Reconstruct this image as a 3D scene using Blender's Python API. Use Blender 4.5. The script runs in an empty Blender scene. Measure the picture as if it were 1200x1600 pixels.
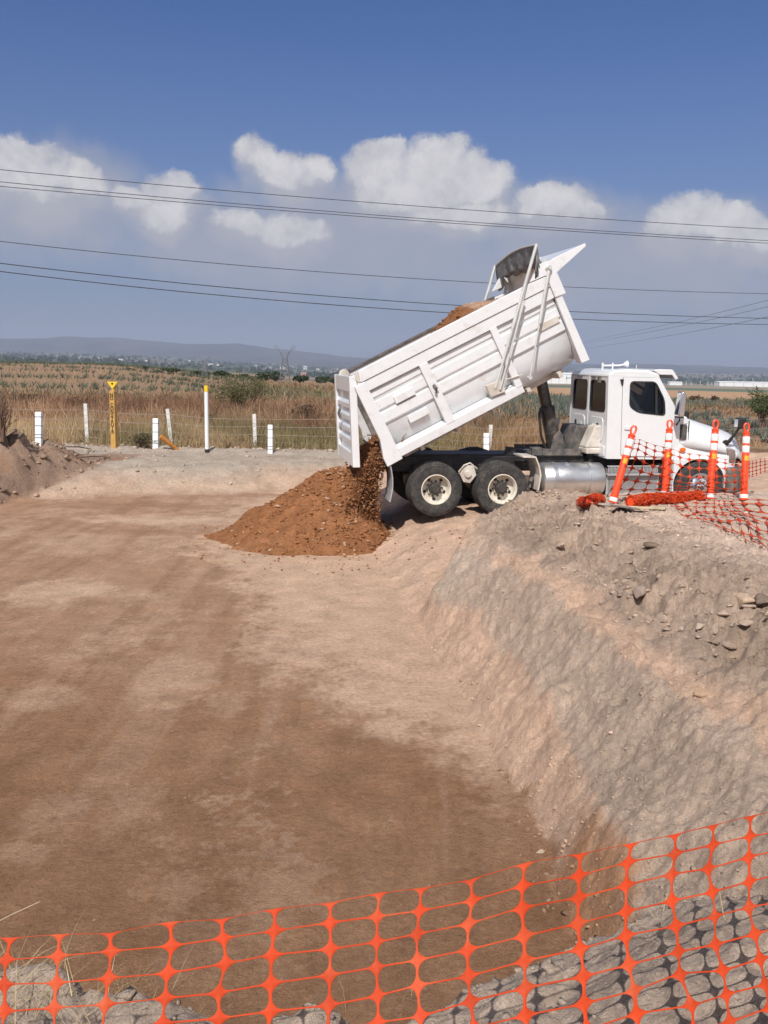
import bpy, math, random
import numpy as np
from mathutils import Matrix, Vector
from mathutils.geometry import tessellate_polygon

random.seed(7); RNG = np.random.default_rng(11)
scn = bpy.context.scene
COL = scn.collection
R = math.radians

# ------------------------------------------------------------------ camera frame (used to survey positions)
F = 1450.0; CAMZ = 3.6
PITCH = math.atan(237 / 1450.0); ROLL = R(1.0)
_f = np.array([0, math.cos(PITCH), -math.sin(PITCH)])
_u0 = np.array([0, math.sin(PITCH), math.cos(PITCH)]); _r0 = np.array([1.0, 0, 0])
_r = math.cos(ROLL) * _r0 + math.sin(ROLL) * _u0
_u = -math.sin(ROLL) * _r0 + math.cos(ROLL) * _u0
CAM = np.array([0, 0, CAMZ])
def ray(px, py): return _f + _r * ((px - 600) / F) - _u * ((py - 800) / F)
def atd(px, py, zc): return CAM + ray(px, py) * zc
def onz(px, py, z):
    d = ray(px, py); return CAM + d * ((z - CAMZ) / d[2])

# ------------------------------------------------------------------ noise
def _hash(ix, iy, s):
    h = (ix.astype(np.int64) * 374761393 + iy.astype(np.int64) * 668265263 + s * 1442695041) & 0xFFFFFFFF
    h = ((h ^ (h >> 13)) * 1274126177) & 0xFFFFFFFF
    return ((h ^ (h >> 16)) & 0xFFFFFF) / float(0xFFFFFF)
def vnoise(x, y, s=0):
    x = np.asarray(x, float); y = np.asarray(y, float)
    ix = np.floor(x); iy = np.floor(y); fx = x - ix; fy = y - iy
    fx = fx * fx * fx * (fx * (fx * 6 - 15) + 10); fy = fy * fy * fy * (fy * (fy * 6 - 15) + 10)
    a = _hash(ix, iy, s); b = _hash(ix + 1, iy, s); c = _hash(ix, iy + 1, s); d = _hash(ix + 1, iy + 1, s)
    return (a * (1 - fx) + b * fx) * (1 - fy) + (c * (1 - fx) + d * fx) * fy
def fbm(x, y, o=4, s=0):
    t = 0; a = 1; n = 0
    for k in range(o):
        t = t + a * (vnoise(x * 2 ** k + 17.3 * k, y * 2 ** k - 9.1 * k, s + k) - 0.5); n += a; a *= 0.5
    return t / n * 2          # about -1..1
def clod(x, y, sc, s=0, fill=.75):
    """broken lumps: each cell a tilted, flat-topped clod of its own height with creases between"""
    x = np.asarray(x, float) * sc; y = np.asarray(y, float) * sc
    wx = .45 * (vnoise(x * 1.7, y * 1.7, s + 90) - .5) + .25 * (vnoise(x * 4.1, y * 4.1, s + 92) - .5); wy = .45 * (vnoise(x * 1.7 + 9, y * 1.7, s + 91) - .5) + .25 * (vnoise(x * 4.1, y * 4.1 + 5, s + 93) - .5)
    x = x + wx; y = y + wy; ix = np.floor(x); iy = np.floor(y); best = np.full(x.shape, 9.0); out = np.zeros(x.shape)
    for a in (-1, 0, 1):
        for b in (-1, 0, 1):
            cx, cy = ix + a, iy + b; hx = _hash(cx, cy, s + 1); hy = _hash(cx, cy, s + 2); hh = _hash(cx, cy, s + 3); ta = _hash(cx, cy, s + 4) * 6.283
            dx = x - (cx + hx); dy = y - (cy + hy); d = np.hypot(dx * (.8 + .5 * hh), dy * (1.25 - .5 * hh)); r = .30 + .42 * hh
            v = np.clip((1 - d / r) * 2.2, 0, 1); v = v * (2 - v) * (.35 + .65 * hh) * (1 + .8 * (dx * np.cos(ta) + dy * np.sin(ta))); v = np.where(hx + hy < fill * 2, v, 0)
            out = np.maximum(out, v)
    return out
def wclod(w, x, y, sc, s=0, fill=.75):
    w = np.asarray(w, float) + 0 * x; o = np.zeros(w.shape); k = np.abs(w) > 2e-4
    if k.any(): o[k] = w[k] * clod(x[k], y[k], sc, s, fill)
    return o
def sm(a, b, x):
    t = np.clip((x - a) / (b - a), 0, 1); return t * t * (3 - 2 * t)
def lerp(a, b, t): return a + (b - a) * t

# ------------------------------------------------------------------ terrain shape
LIPX = []; LIPY = []
for px, py in [(-60, 1490), (0, 1500), (60, 1497), (150, 1512), (260, 1530), (330, 1552), (400, 1572), (480, 1556), (560, 1572), (640, 1552), (700, 1530), (760, 1490), (830, 1480), (900, 1462), (960, 1448), (1010, 1420), (1060, 1405)]:
    p = onz(px, py, 2.03); LIPX.append(p[0]); LIPY.append(p[1])
def x_base(Y):
    return np.interp(Y, [0, 2.5, 4, 5.85, 6.44, 7.61, 9.08, 10.69, 12.94, 15.8, 17, 18.5, 21, 26, 30],
                     [1.05, 1.1, 1.25, 1.27, 1.24, 1.16, .96, .72, .49, .02, -.15, -.4, -1.0, -2.3, -3])
def y_far(X):
    return np.interp(X, [-12, -8.3, -6, -4, -2.2, 0, 3], [22.3, 23.5, 24.3, 24.7, 25.9, 27.3, 30])
def parts(X, Y):
    wob = .12 * fbm(X * .9, Y * .9, 3, 5)
    dR = X - x_base(Y) + wob
    dF = Y - y_far(X) + .35 * fbm(X * .5, Y * .5, 3, 8)
    xl = np.interp(Y, [0, 14, 20, 22.5, 24, 27], [-11, -10.5, -9.8, -9.3, -8.4, -7.4])
    dL = xl - X + .35 * fbm(X * .6 + 3, Y * .6, 3, 9)
    dN = np.interp(X, LIPX, LIPY) - Y + .07 * fbm(X * 5, Y * 5, 3, 21)
    yb = np.interp(X, [.3, .9, 1.5, 2.3, 4, 8, 12, 30], [11.9, 13.2, 14.6, 15.2, 15.6, 16.2, 17, 17.5])
    M = 1 - sm(-.35, .75, Y - yb + .2 * fbm(X, Y, 2, 3))
    return dR, dF, dL, dN, M
def grey_foot(Y): return np.interp(Y, [4, 5.9, 6.9, 8, 9.9, 11.5, 12.6], [.26, .28, .34, .40, .52, .36, .14])
def ledge_at(Y): return np.interp(Y, [3, 5, 6, 6.8, 7.9, 9.8, 13, 15], [1.05, 1.2, 1.15, 1.0, .95, 1.0, .82, .75])
def field_z(X, Y):
    d = np.hypot(X, Y)
    L = np.interp(d, [30, 45, 70, 100, 140, 175, 215, 300, 600, 1000, 1600, 2400, 9000], [.65, .45, .35, .7, 1.5, 2.0, 1.6, -.6, -8, -13, -15, -12, 30])
    Rr = np.interp(d, [30, 45, 70, 100, 150, 300, 600, 1000, 1600, 2400, 9000], [.65, .45, .3, -.1, -.95, -3.6, -9.4, -19, -30, -41, -41])
    t = sm(-.02, -.33, X / np.maximum(Y, 1))
    return lerp(Rr, L, t)
def height(X, Y):
    X = np.asarray(X, float); Y = np.asarray(Y, float)
    dR, dF, dL, dN, M = parts(X, Y)
    Ht = np.interp(Y, [1.5, 3, 6, 10, 14], [2.12, 2.05, 1.87, 1.6, 1.5])
    n1 = fbm(X * 1.7, Y * 1.7, 4, 31); n2 = fbm(X * 7, Y * 7, 4, 41); n3 = fbm(X * 24, Y * 24, 3, 51)
    # right cut bank
    D = np.clip(dR, 0, 50)
    dg = grey_foot(Y); z1 = np.where(D < dg, .46 * D / dg, np.interp(D, [0, 1, 1.3, 9], [0, 1.12, 1.2, 1.2])); z1 = np.where((D >= dg) & (D < 1.0), .46 + .66 * (D - dg) / (1.0 - dg), z1)
    up = sm(1.15, 2.5, D + .25 * n1)
    zb = lerp(z1, Ht, up)
    calm = 1 - .72 * sm(1.6, 2.4, D) * sm(10.3, 12.3, Y); zb_flat = zb
    zb += np.interp(D, [0, .1, .3, .9, 1.3, 2.2, 4, 9], [0, .02, .07, .07, .04, .12, .06, .03]) * n1
    zb += np.interp(D, [0, .1, .3, .9, 1.3, 1.8, 3, 5], [0, .025, .05, .055, .035, .08, .035, .01]) * n2
    cr = np.abs(fbm(X * 3.1 + .3 * n1, Y * 3.1, 3, 33)); cr2 = np.abs(fbm(X * 9 + n1, Y * 9, 3, 34))
    zb += np.interp(D, [0, .2, .5, .9, 1.15, 1.5, 2.6, 4.5], [0, .03, .06, .06, .03, .13, .05, 0]) * (cr - .18) + np.interp(D, [0, .2, .5, .9, 1.15, 1.5, 2.6, 4.5], [0, .03, .05, .05, .02, .075, .035, .0]) * (cr2 - .18)
    zb += np.interp(D, [0, .1, 1.3, 2, 3.5, 6], [.003, .016, .018, .045, .03, .008]) * n3
    patch = np.clip(.5 + 1.1 * fbm(X * .8, Y * .8, 3, 36), 0, 1)
    near_ = (Y > 1.5) & (Y < 17) & (dR > .02) & (X < 14)
    zb += wclod(np.interp(D, [1.1, 1.5, 2.6, 4, 6], [0, .085, .07, .025, 0]) * patch * near_, X, Y, 4.2, 200, .62)
    zb += wclod(np.interp(D, [.1, .3, .9, 1.3, 1.6, 3, 6], [0, .010, .011, .010, .045, .03, .006]) * (.3 + .7 * patch) * near_, X, Y, 9.5, 210, .6)
    zb += wclod(np.interp(D, [0, .2, .9, 1.3, 1.6, 3, 6], [.004, .006, .006, .006, .020, .014, .004]) * near_, X, Y, 21, 220, .65)
    # bucket teeth marks on the grey face
    q = X * 3.0 + Y * .9 + .4 * n1
    zb += .02 * (fbm(q * 3.2, Y * .8 - X, 3, 77)) * sm(.12, .3, D) * (1 - sm(.8, 1.0, D))
    zb = zb_flat + (zb - zb_flat) * calm
    zt = wclod(.012 * sm(.05, .3, D) * (Y < 19) * (Y > 11) * (X < 14), X, Y, 16, 250, .5) + np.interp(D, [0, .5, 1.5, 2.2], [0, .22, .55, .61]) + .05 * n1 * sm(.1, .6, D) + .02 * n2 * sm(.05, .4, D)
    zr = lerp(zt, zb, M)
    # far edge and road
    zf = np.interp(dF, [-.15, .15, .6, 1.3, 2.4], [0, .06, .3, .55, .65]) + sm(0, 1, dF) * (.05 * n1 + .015 * n2)
    # left mound
    lm = sm(19.5, 22.3, Y) * (1 - sm(25.6, 27.3, Y))
    zl = np.interp(dL, [0, .5, 1.2, 2.5], [0, .45, .8, .95]) * (.75 + .55 * lm)
    zl += sm(0, .8, dL) * lm * (.42 * n1 + .16 * n2)
    zl = np.where(dL > 0, np.maximum(zl, 0), 0)
    for bx_, by_, bh, br in ((-9.9, 24.2, .62, .75), (-8.9, 24.6, .45, .55), (-10.9, 23.4, .55, .8), (-9.4, 23.5, .38, .45), (-10.2, 22.6, .42, .6), (-8.1, 25.0, .3, .5), (-11.6, 24.6, .7, .9), (-9.0, 23.9, .3, .3)):
        q = np.hypot(X - bx_ + .18 * n1, (Y - by_) * .9 + .18 * n2) / br; zl = zl + wclod(.02 * (q < 1.3), X, Y, 3.5, 260, .6) + .72 * bh * (1 - sm(.7, 1.05, q + .25 * np.abs(n2))) * (1 + .35 * n2)
    # lip the photographer stands on
    zn = np.interp(dN, [-.42, -.2, -.03, .08, .6, 1.2], [0, 1.1, 1.9, 2.03, 2.1, 2.16]) + .21 * sm(-.1, .9, X) * sm(.0, .5, dN) + sm(-.3, 0, dN) * (.03 * n2 + .012 * n3 + .05 * n1 + .05 * (np.abs(fbm(X * 9, Y * 9, 4, 35)) - .2) + wclod(.005 * (dN > -.1) * (Y > .8) * (np.abs(X) < 3), X, Y, 13, 230, .35) + wclod(.006 * (dN > -.1) * (Y > .8) * (np.abs(X) < 3), X, Y, 38, 240, .5))
    z = np.maximum(np.maximum(zr, zf), np.maximum(zl, zn))
    z = z + .010 * fbm(X * 1.1, Y * 1.1, 4, 61) + .004 * n2
    # ruts on the far road
    road = sm(1.2, 2.2, dF) * (Y < 31)
    z = z + road * .03 * fbm(X * .7, Y * 3.5, 3, 65)
    # a low soil ridge along the fence and behind the truck on the right
    z = z + .12 * np.exp(-((Y - 29.6) / .5) ** 2) * (.6 + .8 * fbm(X * 1.3, Y, 3, 71)) * (dF > 1)
    z = z + 1.0 * np.exp(-((X - 14.5) / 3.5) ** 2 - ((Y - 33) / 2.2) ** 2) * (1 + .5 * n1)
    t = sm(29.8, 33, Y)
    z = lerp(z, field_z(X, Y) + .06 * n1 * (1 - sm(40, 60, np.hypot(X, Y))), t)
    dd = np.hypot(X, Y)
    z = np.where(Y < -2, 2.1, z) if np.ndim(z) else z
    return z
def gh(x, y): return float(height(np.array([x]), np.array([y]))[0])
def ground_hit(px, py, far=400):
    d = ray(px, py); t = np.concatenate([np.arange(1.0, 40, .01), np.geomspace(40, far, 4000)])
    P = CAM[None] + t[:, None] * d[None]
    g = height(P[:, 0], P[:, 1]); k = np.argmax(P[:, 2] < g)
    return P[k]

# ------------------------------------------------------------------ object helpers
def tag(o, label=None, cat=None, group=None, kind=None):
    if label: o['label'] = label
    if cat: o['category'] = cat
    if group: o['group'] = group
    if kind: o['kind'] = kind
    return o
def empty(name, loc=(0, 0, 0), rz=0):
    o = bpy.data.objects.new(name, None); COL.objects.link(o); o.location = loc; o.rotation_euler = (0, 0, rz)
    o.empty_display_size = .2; return o
def link(name, me, mat, parent=None):
    o = bpy.data.objects.new(name, me); COL.objects.link(o)
    if mat is not None: me.materials.append(mat)
    if parent is not None: o.parent = parent
    return o
def np_mesh(name, V, Fa, colors=None, smooth=False):
    """V (n,3), Fa (m,k) all the same size"""
    me = bpy.data.meshes.new(name); n = len(V); m, k = Fa.shape
    me.vertices.add(n); me.vertices.foreach_set('co', np.ascontiguousarray(V, np.float32).ravel())
    me.loops.add(m * k); me.loops.foreach_set('vertex_index', np.ascontiguousarray(Fa, np.int32).ravel())
    me.polygons.add(m); me.polygons.foreach_set('loop_start', np.arange(0, m * k, k, dtype=np.int32))
    me.polygons.foreach_set('loop_total', np.full(m, k, np.int32))
    if smooth: me.polygons.foreach_set('use_smooth', np.ones(m, bool))
    if colors is not None:
        a = me.color_attributes.new('Col', 'FLOAT_COLOR', 'POINT')
        c = np.ones((n, 4), np.float32); c[:, :3] = colors; a.data.foreach_set('color', c.ravel())
    me.update(calc_edges=True); me.validate(); return me

class MB:
    def __init__(s): s.v = []; s.f = []; s.xf = None
    def _add(s, vs, fs):
        b = len(s.v)
        s.v += [tuple(s.xf(*p)) if s.xf else tuple(p) for p in vs]
        s.f += [tuple(b + i for i in f) for f in fs]; return s
    def box(s, x0, x1, y0, y1, z0, z1):
        return s._add([(x, y, z) for x in (x0, x1) for y in (y0, y1) for z in (z0, z1)],
                      [(0, 1, 3, 2), (4, 6, 7, 5), (0, 4, 5, 1), (2, 3, 7, 6), (0, 2, 6, 4), (1, 5, 7, 3)])
    def prism(s, poly, a0, a1, m):
        """poly in 2D, extruded from a0 to a1; m(p,q,a) -> xyz"""
        n = len(poly)
        vs = [m(p, q, a0) for p, q in poly] + [m(p, q, a1) for p, q in poly]
        fs = [tuple(range(n))[::-1], tuple(range(n, 2 * n))] + [(i, (i + 1) % n, n + (i + 1) % n, n + i) for i in range(n)]
        return s._add(vs, fs)
    def panel(s, outer, holes, a0, a1, m):
        loops = [outer] + holes; flat = [p for l in loops for p in l]; n = len(flat)
        tris = tessellate_polygon([[Vector((p, q, 0)) for p, q in l] for l in loops])
        vs = [m(p, q, a0) for p, q in flat] + [m(p, q, a1) for p, q in flat]
        fs = [tuple(t) for t in tris] + [tuple(n + i for i in t[::-1]) for t in tris]
        b = 0
        for l in loops:
            k = len(l)
            for i in range(k): fs.append((b + i, b + (i + 1) % k, n + b + (i + 1) % k, n + b + i))
            b += k
        return s._add(vs, fs)
    def tube(s, pts, r, n=8, caps=True):
        pts = [Vector(p) for p in pts]; rs = r if isinstance(r, (list, tuple)) else [r] * len(pts)
        vs = []; fs = []; ref = None
        for i, p in enumerate(pts):
            t = (pts[min(i + 1, len(pts) - 1)] - pts[max(i - 1, 0)]).normalized()
            if ref is None: ref = Vector((0, 0, 1)) if abs(t.z) < .9 else Vector((1, 0, 0))
            a = t.cross(ref).normalized(); b = t.cross(a).normalized(); ref = a.cross(t) * -1 if False else ref
            for k in range(n):
                w = 2 * math.pi * k / n; vs.append(tuple(p + (a * math.cos(w) + b * math.sin(w)) * rs[i]))
        for i in range(len(pts) - 1):
            for k in range(n): fs.append((i * n + k, i * n + (k + 1) % n, (i + 1) * n + (k + 1) % n, (i + 1) * n + k))
        if caps: fs += [tuple(range(n))[::-1], tuple((len(pts) - 1) * n + k for k in range(n))]
        return s._add(vs, fs)
    def lathe(s, prof, n, m):
        """prof [(r,a)...]; m(r,ang,a)->xyz"""
        vs = [m(r, 2 * math.pi * k / n, a) for r, a in prof for k in range(n)]
        fs = [(i * n + k, i * n + (k + 1) % n, (i + 1) * n + (k + 1) % n, (i + 1) * n + k) for i in range(len(prof) - 1) for k in range(n)]
        return s._add(vs, fs)
    def grid(s, P):
        """P[i][j] 3D points"""
        a = len(P); b = len(P[0])
        return s._add([p for row in P for p in row], [(i * b + j, i * b + j + 1, (i + 1) * b + j + 1, (i + 1) * b + j) for i in range(a - 1) for j in range(b - 1)])
    def build(s, name, mat, parent=None, bevel=0, smooth=False, solid=0):
        me = bpy.data.meshes.new(name); me.from_pydata(s.v, [], s.f); me.update()
        import bmesh
        bm = bmesh.new(); bm.from_mesh(me); bmesh.ops.recalc_face_normals(bm, faces=bm.faces); bm.to_mesh(me); bm.free()
        o = link(name, me, mat, parent)
        if solid:
            md = o.modifiers.new('s', 'SOLIDIFY'); md.thickness = solid; md.offset = 0
        if bevel:
            md = o.modifiers.new('b', 'BEVEL'); md.width = bevel; md.segments = 2; md.limit_method = 'ANGLE'; md.angle_limit = R(35); md.harden_normals = False
        if smooth:
            me.polygons.foreach_set('use_smooth', np.ones(len(me.polygons), bool)); me.update()
            try: me.set_sharp_from_angle(angle=R(40))
            except Exception: pass
        return o
def rpoly(pts, r, n=5):
    out = []; k = len(pts)
    for i in range(k):
        p = Vector(pts[i]); a = (Vector(pts[i - 1]) - p); b = (Vector(pts[(i + 1) % k]) - p)
        rr = min(r, a.length * .45, b.length * .45); a.normalize(); b.normalize()
        p0 = p + a * rr; p1 = p + b * rr
        for j in range(n + 1):
            t = j / n; out.append(tuple((p0 * (1 - t) ** 2 + p * 2 * t * (1 - t) + p1 * t * t)))
    return out
XZ = lambda p, q, a: (p, a, q)       # polygon in x,z extruded along y
YZ = lambda p, q, a: (a, p, q)
XY = lambda p, q, a: (p, q, a)
def copy_tree(o, parent=None):
    c = o.copy(); COL.objects.link(c)
    if parent is not None: c.parent = parent
    for ch in list(o.children): copy_tree(ch, c)
    return c

# ------------------------------------------------------------------ materials
def nodes(m): return m.node_tree.nodes, m.node_tree.links
def new_mat(name):
    m = bpy.data.materials.new(name); m.use_nodes = True; return m
def mat(name, col, rough=.6, metal=0, var=.12, vscale=6, col2=None, c2scale=2.0, c2lo=.5, c2hi=.7, bump=0, bscale=40, spec=.5, coat=0):
    m = new_mat(name); N, L = nodes(m); b = N['Principled BSDF']
    tc = N.new('ShaderNodeTexCoord'); out = tc.outputs['Object']
    n1 = N.new('ShaderNodeTexNoise'); n1.inputs['Scale'].default_value = vscale; n1.inputs['Detail'].default_value = 5; L.new(out, n1.inputs['Vector'])
    mr = N.new('ShaderNodeMapRange'); mr.inputs[3].default_value = 1 - var; mr.inputs[4].default_value = 1 + var; mr.inputs[1].default_value = .3; mr.inputs[2].default_value = .7
    L.new(n1.outputs['Fac'], mr.inputs[0])
    mx = N.new('ShaderNodeMix'); mx.data_type = 'RGBA'; mx.blend_type = 'MULTIPLY'; mx.inputs[0].default_value = 1
    mx.inputs[6].default_value = (*col, 1); L.new(mr.outputs[0], mx.inputs[7]); last = mx.outputs[2]
    if col2:
        n2 = N.new('ShaderNodeTexNoise'); n2.inputs['Scale'].default_value = c2scale; n2.inputs['Detail'].default_value = 7; n2.inputs['Roughness'].default_value = .65; L.new(out, n2.inputs['Vector'])
        m2 = N.new('ShaderNodeMapRange'); m2.inputs[1].default_value = c2lo; m2.inputs[2].default_value = c2hi; L.new(n2.outputs['Fac'], m2.inputs[0])
        x2 = N.new('ShaderNodeMix'); x2.data_type = 'RGBA'; L.new(m2.outputs[0], x2.inputs[0]); L.new(last, x2.inputs[6]); x2.inputs[7].default_value = (*col2, 1); last = x2.outputs[2]
    L.new(last, b.inputs['Base Color']); b.inputs['Roughness'].default_value = rough; b.inputs['Metallic'].default_value = metal
    b.inputs['Specular IOR Level'].default_value = spec; b.inputs['Coat Weight'].default_value = coat
    if bump:
        n3 = N.new('ShaderNodeTexNoise'); n3.inputs['Scale'].default_value = bscale; n3.inputs['Detail'].default_value = 6; L.new(out, n3.inputs['Vector'])
        bp = N.new('ShaderNodeBump'); bp.inputs['Strength'].default_value = 1; bp.inputs['Distance'].default_value = bump; L.new(n3.outputs['Fac'], bp.inputs['Height']); L.new(bp.outputs[0], b.inputs['Normal'])
    return m
def attr_mat(name, rough=.95, dark=0, var=.25, scales=(9, 60), bumps=(), spec=.1, trans=0, speck=0):
    """vertex-attribute albedo broken up by noise at several scales"""
    m = new_mat(name); N, L = nodes(m); b = N['Principled BSDF']
    at = N.new('ShaderNodeAttribute'); at.attribute_name = 'Col'
    tc = N.new('ShaderNodeTexCoord'); last = at.outputs['Color']
    for sc in scales:
        n = N.new('ShaderNodeTexNoise'); n.inputs['Scale'].default_value = sc; n.inputs['Detail'].default_value = 6; n.inputs['Roughness'].default_value = .65; L.new(tc.outputs['Object'], n.inputs['Vector'])
        mr = N.new('ShaderNodeMapRange'); mr.inputs[1].default_value = .32; mr.inputs[2].default_value = .68; mr.inputs[3].default_value = 1 - var; mr.inputs[4].default_value = 1 + var; L.new(n.outputs['Fac'], mr.inputs[0])
        mx = N.new('ShaderNodeMix'); mx.data_type = 'RGBA'; mx.blend_type = 'MULTIPLY'; mx.inputs[0].default_value = 1; L.new(last, mx.inputs[6]); L.new(mr.outputs[0], mx.inputs[7]); last = mx.outputs[2]
    if speck:
        n = N.new('ShaderNodeTexVoronoi'); n.inputs['Scale'].default_value = speck; L.new(tc.outputs['Object'], n.inputs['Vector'])
        wn = N.new('ShaderNodeMapRange'); wn.inputs[1].default_value = .10; wn.inputs[2].default_value = .04; L.new(n.outputs['Distance'], wn.inputs[0])
        sp = N.new('ShaderNodeSeparateColor'); L.new(n.outputs['Color'], sp.inputs[0])
        th = N.new('ShaderNodeMath'); th.operation = 'GREATER_THAN'; th.inputs[1].default_value = .72; L.new(sp.outputs[0], th.inputs[0])
        mu = N.new('ShaderNodeMath'); mu.operation = 'MULTIPLY'; L.new(wn.outputs[0], mu.inputs[0]); L.new(th.outputs[0], mu.inputs[1])
        x2 = N.new('ShaderNodeMix'); x2.data_type = 'RGBA'; L.new(mu.outputs[0], x2.inputs[0]); L.new(last, x2.inputs[6]); x2.inputs[7].default_value = (.5, .39, .3, 1); last = x2.outputs[2]
    if dark:      # dark noise spots painted in as crevice shade between the clods
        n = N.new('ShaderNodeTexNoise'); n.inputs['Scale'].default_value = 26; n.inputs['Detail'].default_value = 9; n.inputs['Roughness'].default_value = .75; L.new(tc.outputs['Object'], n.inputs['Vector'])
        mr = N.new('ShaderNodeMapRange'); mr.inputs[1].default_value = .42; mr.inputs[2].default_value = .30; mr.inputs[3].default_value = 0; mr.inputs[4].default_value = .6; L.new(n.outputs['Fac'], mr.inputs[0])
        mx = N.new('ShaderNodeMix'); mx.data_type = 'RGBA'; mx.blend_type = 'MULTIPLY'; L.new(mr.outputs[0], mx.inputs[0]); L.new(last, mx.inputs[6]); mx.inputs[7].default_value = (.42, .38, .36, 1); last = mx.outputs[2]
    L.new(last, b.inputs['Base Color']); b.inputs['Roughness'].default_value = rough; b.inputs['Specular IOR Level'].default_value = spec
    prev = None
    for sc, dist in bumps:
        n = N.new('ShaderNodeTexNoise'); n.inputs['Scale'].default_value = sc; n.inputs['Detail'].default_value = 8; n.inputs['Roughness'].default_value = .65; L.new(tc.outputs['Object'], n.inputs['Vector'])
        bp = N.new('ShaderNodeBump'); bp.inputs['Distance'].default_value = dist; L.new(n.outputs['Fac'], bp.inputs['Height'])
        if prev: L.new(prev.outputs[0], bp.inputs['Normal'])
        prev = bp
    if prev: L.new(prev.outputs[0], b.inputs['Normal'])
    if trans:
        tr = N.new('ShaderNodeBsdfTranslucent'); L.new(last, tr.inputs['Color']); ms = N.new('ShaderNodeMixShader'); ms.inputs[0].default_value = trans
        L.new(b.outputs[0], ms.inputs[1]); L.new(tr.outputs[0], ms.inputs[2]); L.new(ms.outputs[0], N['Material Output'].inputs['Surface'])
    return m
M = {}
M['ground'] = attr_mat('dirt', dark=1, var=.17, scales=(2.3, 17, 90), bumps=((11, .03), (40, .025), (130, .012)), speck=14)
M['soil'] = attr_mat('soil', var=.22, scales=(5, 40), bumps=((14, .05), (60, .02)), speck=18)
M['rock'] = attr_mat('rock', var=.15, scales=(12, 70), bumps=((30, .015), (120, .005)))
M['veg'] = attr_mat('vegetation', var=.15, scales=(1.5,), trans=.2)
M['leaf'] = attr_mat('foliage', var=.2, scales=(.4,), trans=.15)
M['white'] = mat('truck_white', (.72, .735, .745), .32, var=.03, col2=(.54, .48, .42), c2scale=3.2, c2lo=.56, c2hi=.82, coat=.25)
M['cabwhite'] = mat('cab_white', (.72, .735, .745), .25, var=.02, col2=(.66, .62, .57), c2scale=2.2, c2lo=.6, c2hi=.85, coat=.4)
M['dustwhite'] = mat('dusty_white', (.62, .58, .52), .6, var=.1, col2=(.42, .34, .27), c2scale=4, c2lo=.45, c2hi=.75)
M['black'] = mat('black_steel', (.022, .021, .021), .55, var=.3, col2=(.09, .072, .058), c2scale=5, c2lo=.52, c2hi=.8)
M['grime'] = mat('grimy_steel', (.10, .095, .09), .6, var=.3, col2=(.25, .2, .16), c2scale=6, c2lo=.45, c2hi=.75)
M['rubber'] = mat('tyre_rubber', (.035, .034, .034), .8, var=.25, vscale=14, col2=(.11, .095, .08), c2scale=7, c2lo=.45, c2hi=.8, bump=.004, bscale=50)
M['flap'] = mat('mud_flap', (.05, .053, .06), .6, var=.3)
M['greyflap'] = mat('grey_flap', (.38, .38, .40), .6, var=.2)
M['rim'] = mat('wheel_cream', (.66, .62, .53), .5, var=.1, col2=(.34, .26, .19), c2scale=9, c2lo=.55, c2hi=.75)
M['hub'] = mat('dark_hub', (.05, .045, .042), .6, var=.4, vscale=25)
M['chrome'] = mat('chrome', (.72, .73, .75), .14, 1, var=.05)
M['alu'] = mat('tank_aluminium', (.62, .64, .66), .34, .85, var=.1, vscale=3, col2=(.40, .36, .32), c2scale=4, c2lo=.5, c2hi=.8)
M['mesh'] = mat('step_mesh', (.62, .63, .64), .35, .45, var=.1)
M['glassdark'] = mat('dark_glass', (.012, .012, .014), .08, var=.0, spec=.6)
M['seal'] = mat('window_seal', (.02, .02, .02), .6)
M['interior'] = mat('cab_interior', (.03, .03, .032), .8)
M['tarp'] = mat('grey_tarp', (.15, .16, .17), .75, var=.35, vscale=9, col2=(.3, .3, .3), c2scale=6, c2lo=.5, c2hi=.75, bump=.03, bscale=7)
M['pole'] = mat('galvanised_pole', (.62, .62, .60), .4, .3, var=.1)
M['cyl'] = mat('hoist_steel', (.075, .07, .066), .4, .5, var=.3, col2=(.2, .17, .14), c2scale=4)
M['orange'] = mat('orange_plastic', (.88, .075, .018), .45, var=.08, col2=(.75, .15, .07), c2scale=9, c2lo=.6, c2hi=.8)
M['orangenet'] = mat('orange_net', (.50, .050, .011), .65, spec=.2, var=.18, vscale=12, col2=(.52, .12, .05), c2scale=7, c2lo=.52, c2hi=.75)
M['reflect'] = mat('reflective_white', (.78, .77, .75), .4, var=.08, vscale=20, col2=(.55, .48, .42), c2scale=12, c2lo=.6, c2hi=.8)
M['sticker'] = mat('yellow_sticker', (.80, .42, .03), .5)
M['yellow'] = mat('yellow_paint', (.55, .32, .09), .6, var=.15, col2=(.4, .24, .09), c2scale=5)
M['yellow2'] = mat('yellow_sign', (.80, .55, .03), .5, var=.05)
M['burnt'] = mat('orange_wood', (.45, .19, .04), .6, var=.2)
M['letters'] = mat('letter_black', (.03, .02, .012), .6)
M['whitepost'] = mat('white_post_paint', (.78, .80, .82), .5, var=.05)
M['concrete'] = mat('old_concrete', (.60, .58, .55), .85, var=.15, col2=(.38, .35, .31), c2scale=7, c2lo=.5, c2hi=.75)
M['wire'] = mat('galv_wire', (.33, .30, .27), .5, .5)
M['cable'] = mat('cable', (.06, .065, .075), .6)
M['plank'] = mat('grey_wood', (.36, .32, .27), .85, var=.25, vscale=10)
M['paleplank'] = mat('pale_wood', (.52, .43, .28), .8, var=.2, vscale=10)
M['twig'] = mat('twig', (.17, .11, .075), .9, var=.3)
M['amber'] = mat('amber_lens', (.75, .16, .02), .3)
M['houses'] = mat('house_wall', (.72, .70, .67), .8)
M['houseroof'] = mat('house_roof', (.33, .2, .15), .9)
M['factory'] = mat('factory_white', (.80, .80, .80), .6, var=.03, vscale=.3)
M['signgrey'] = mat('sign_grey', (.12, .16, .22), .7)
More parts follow.
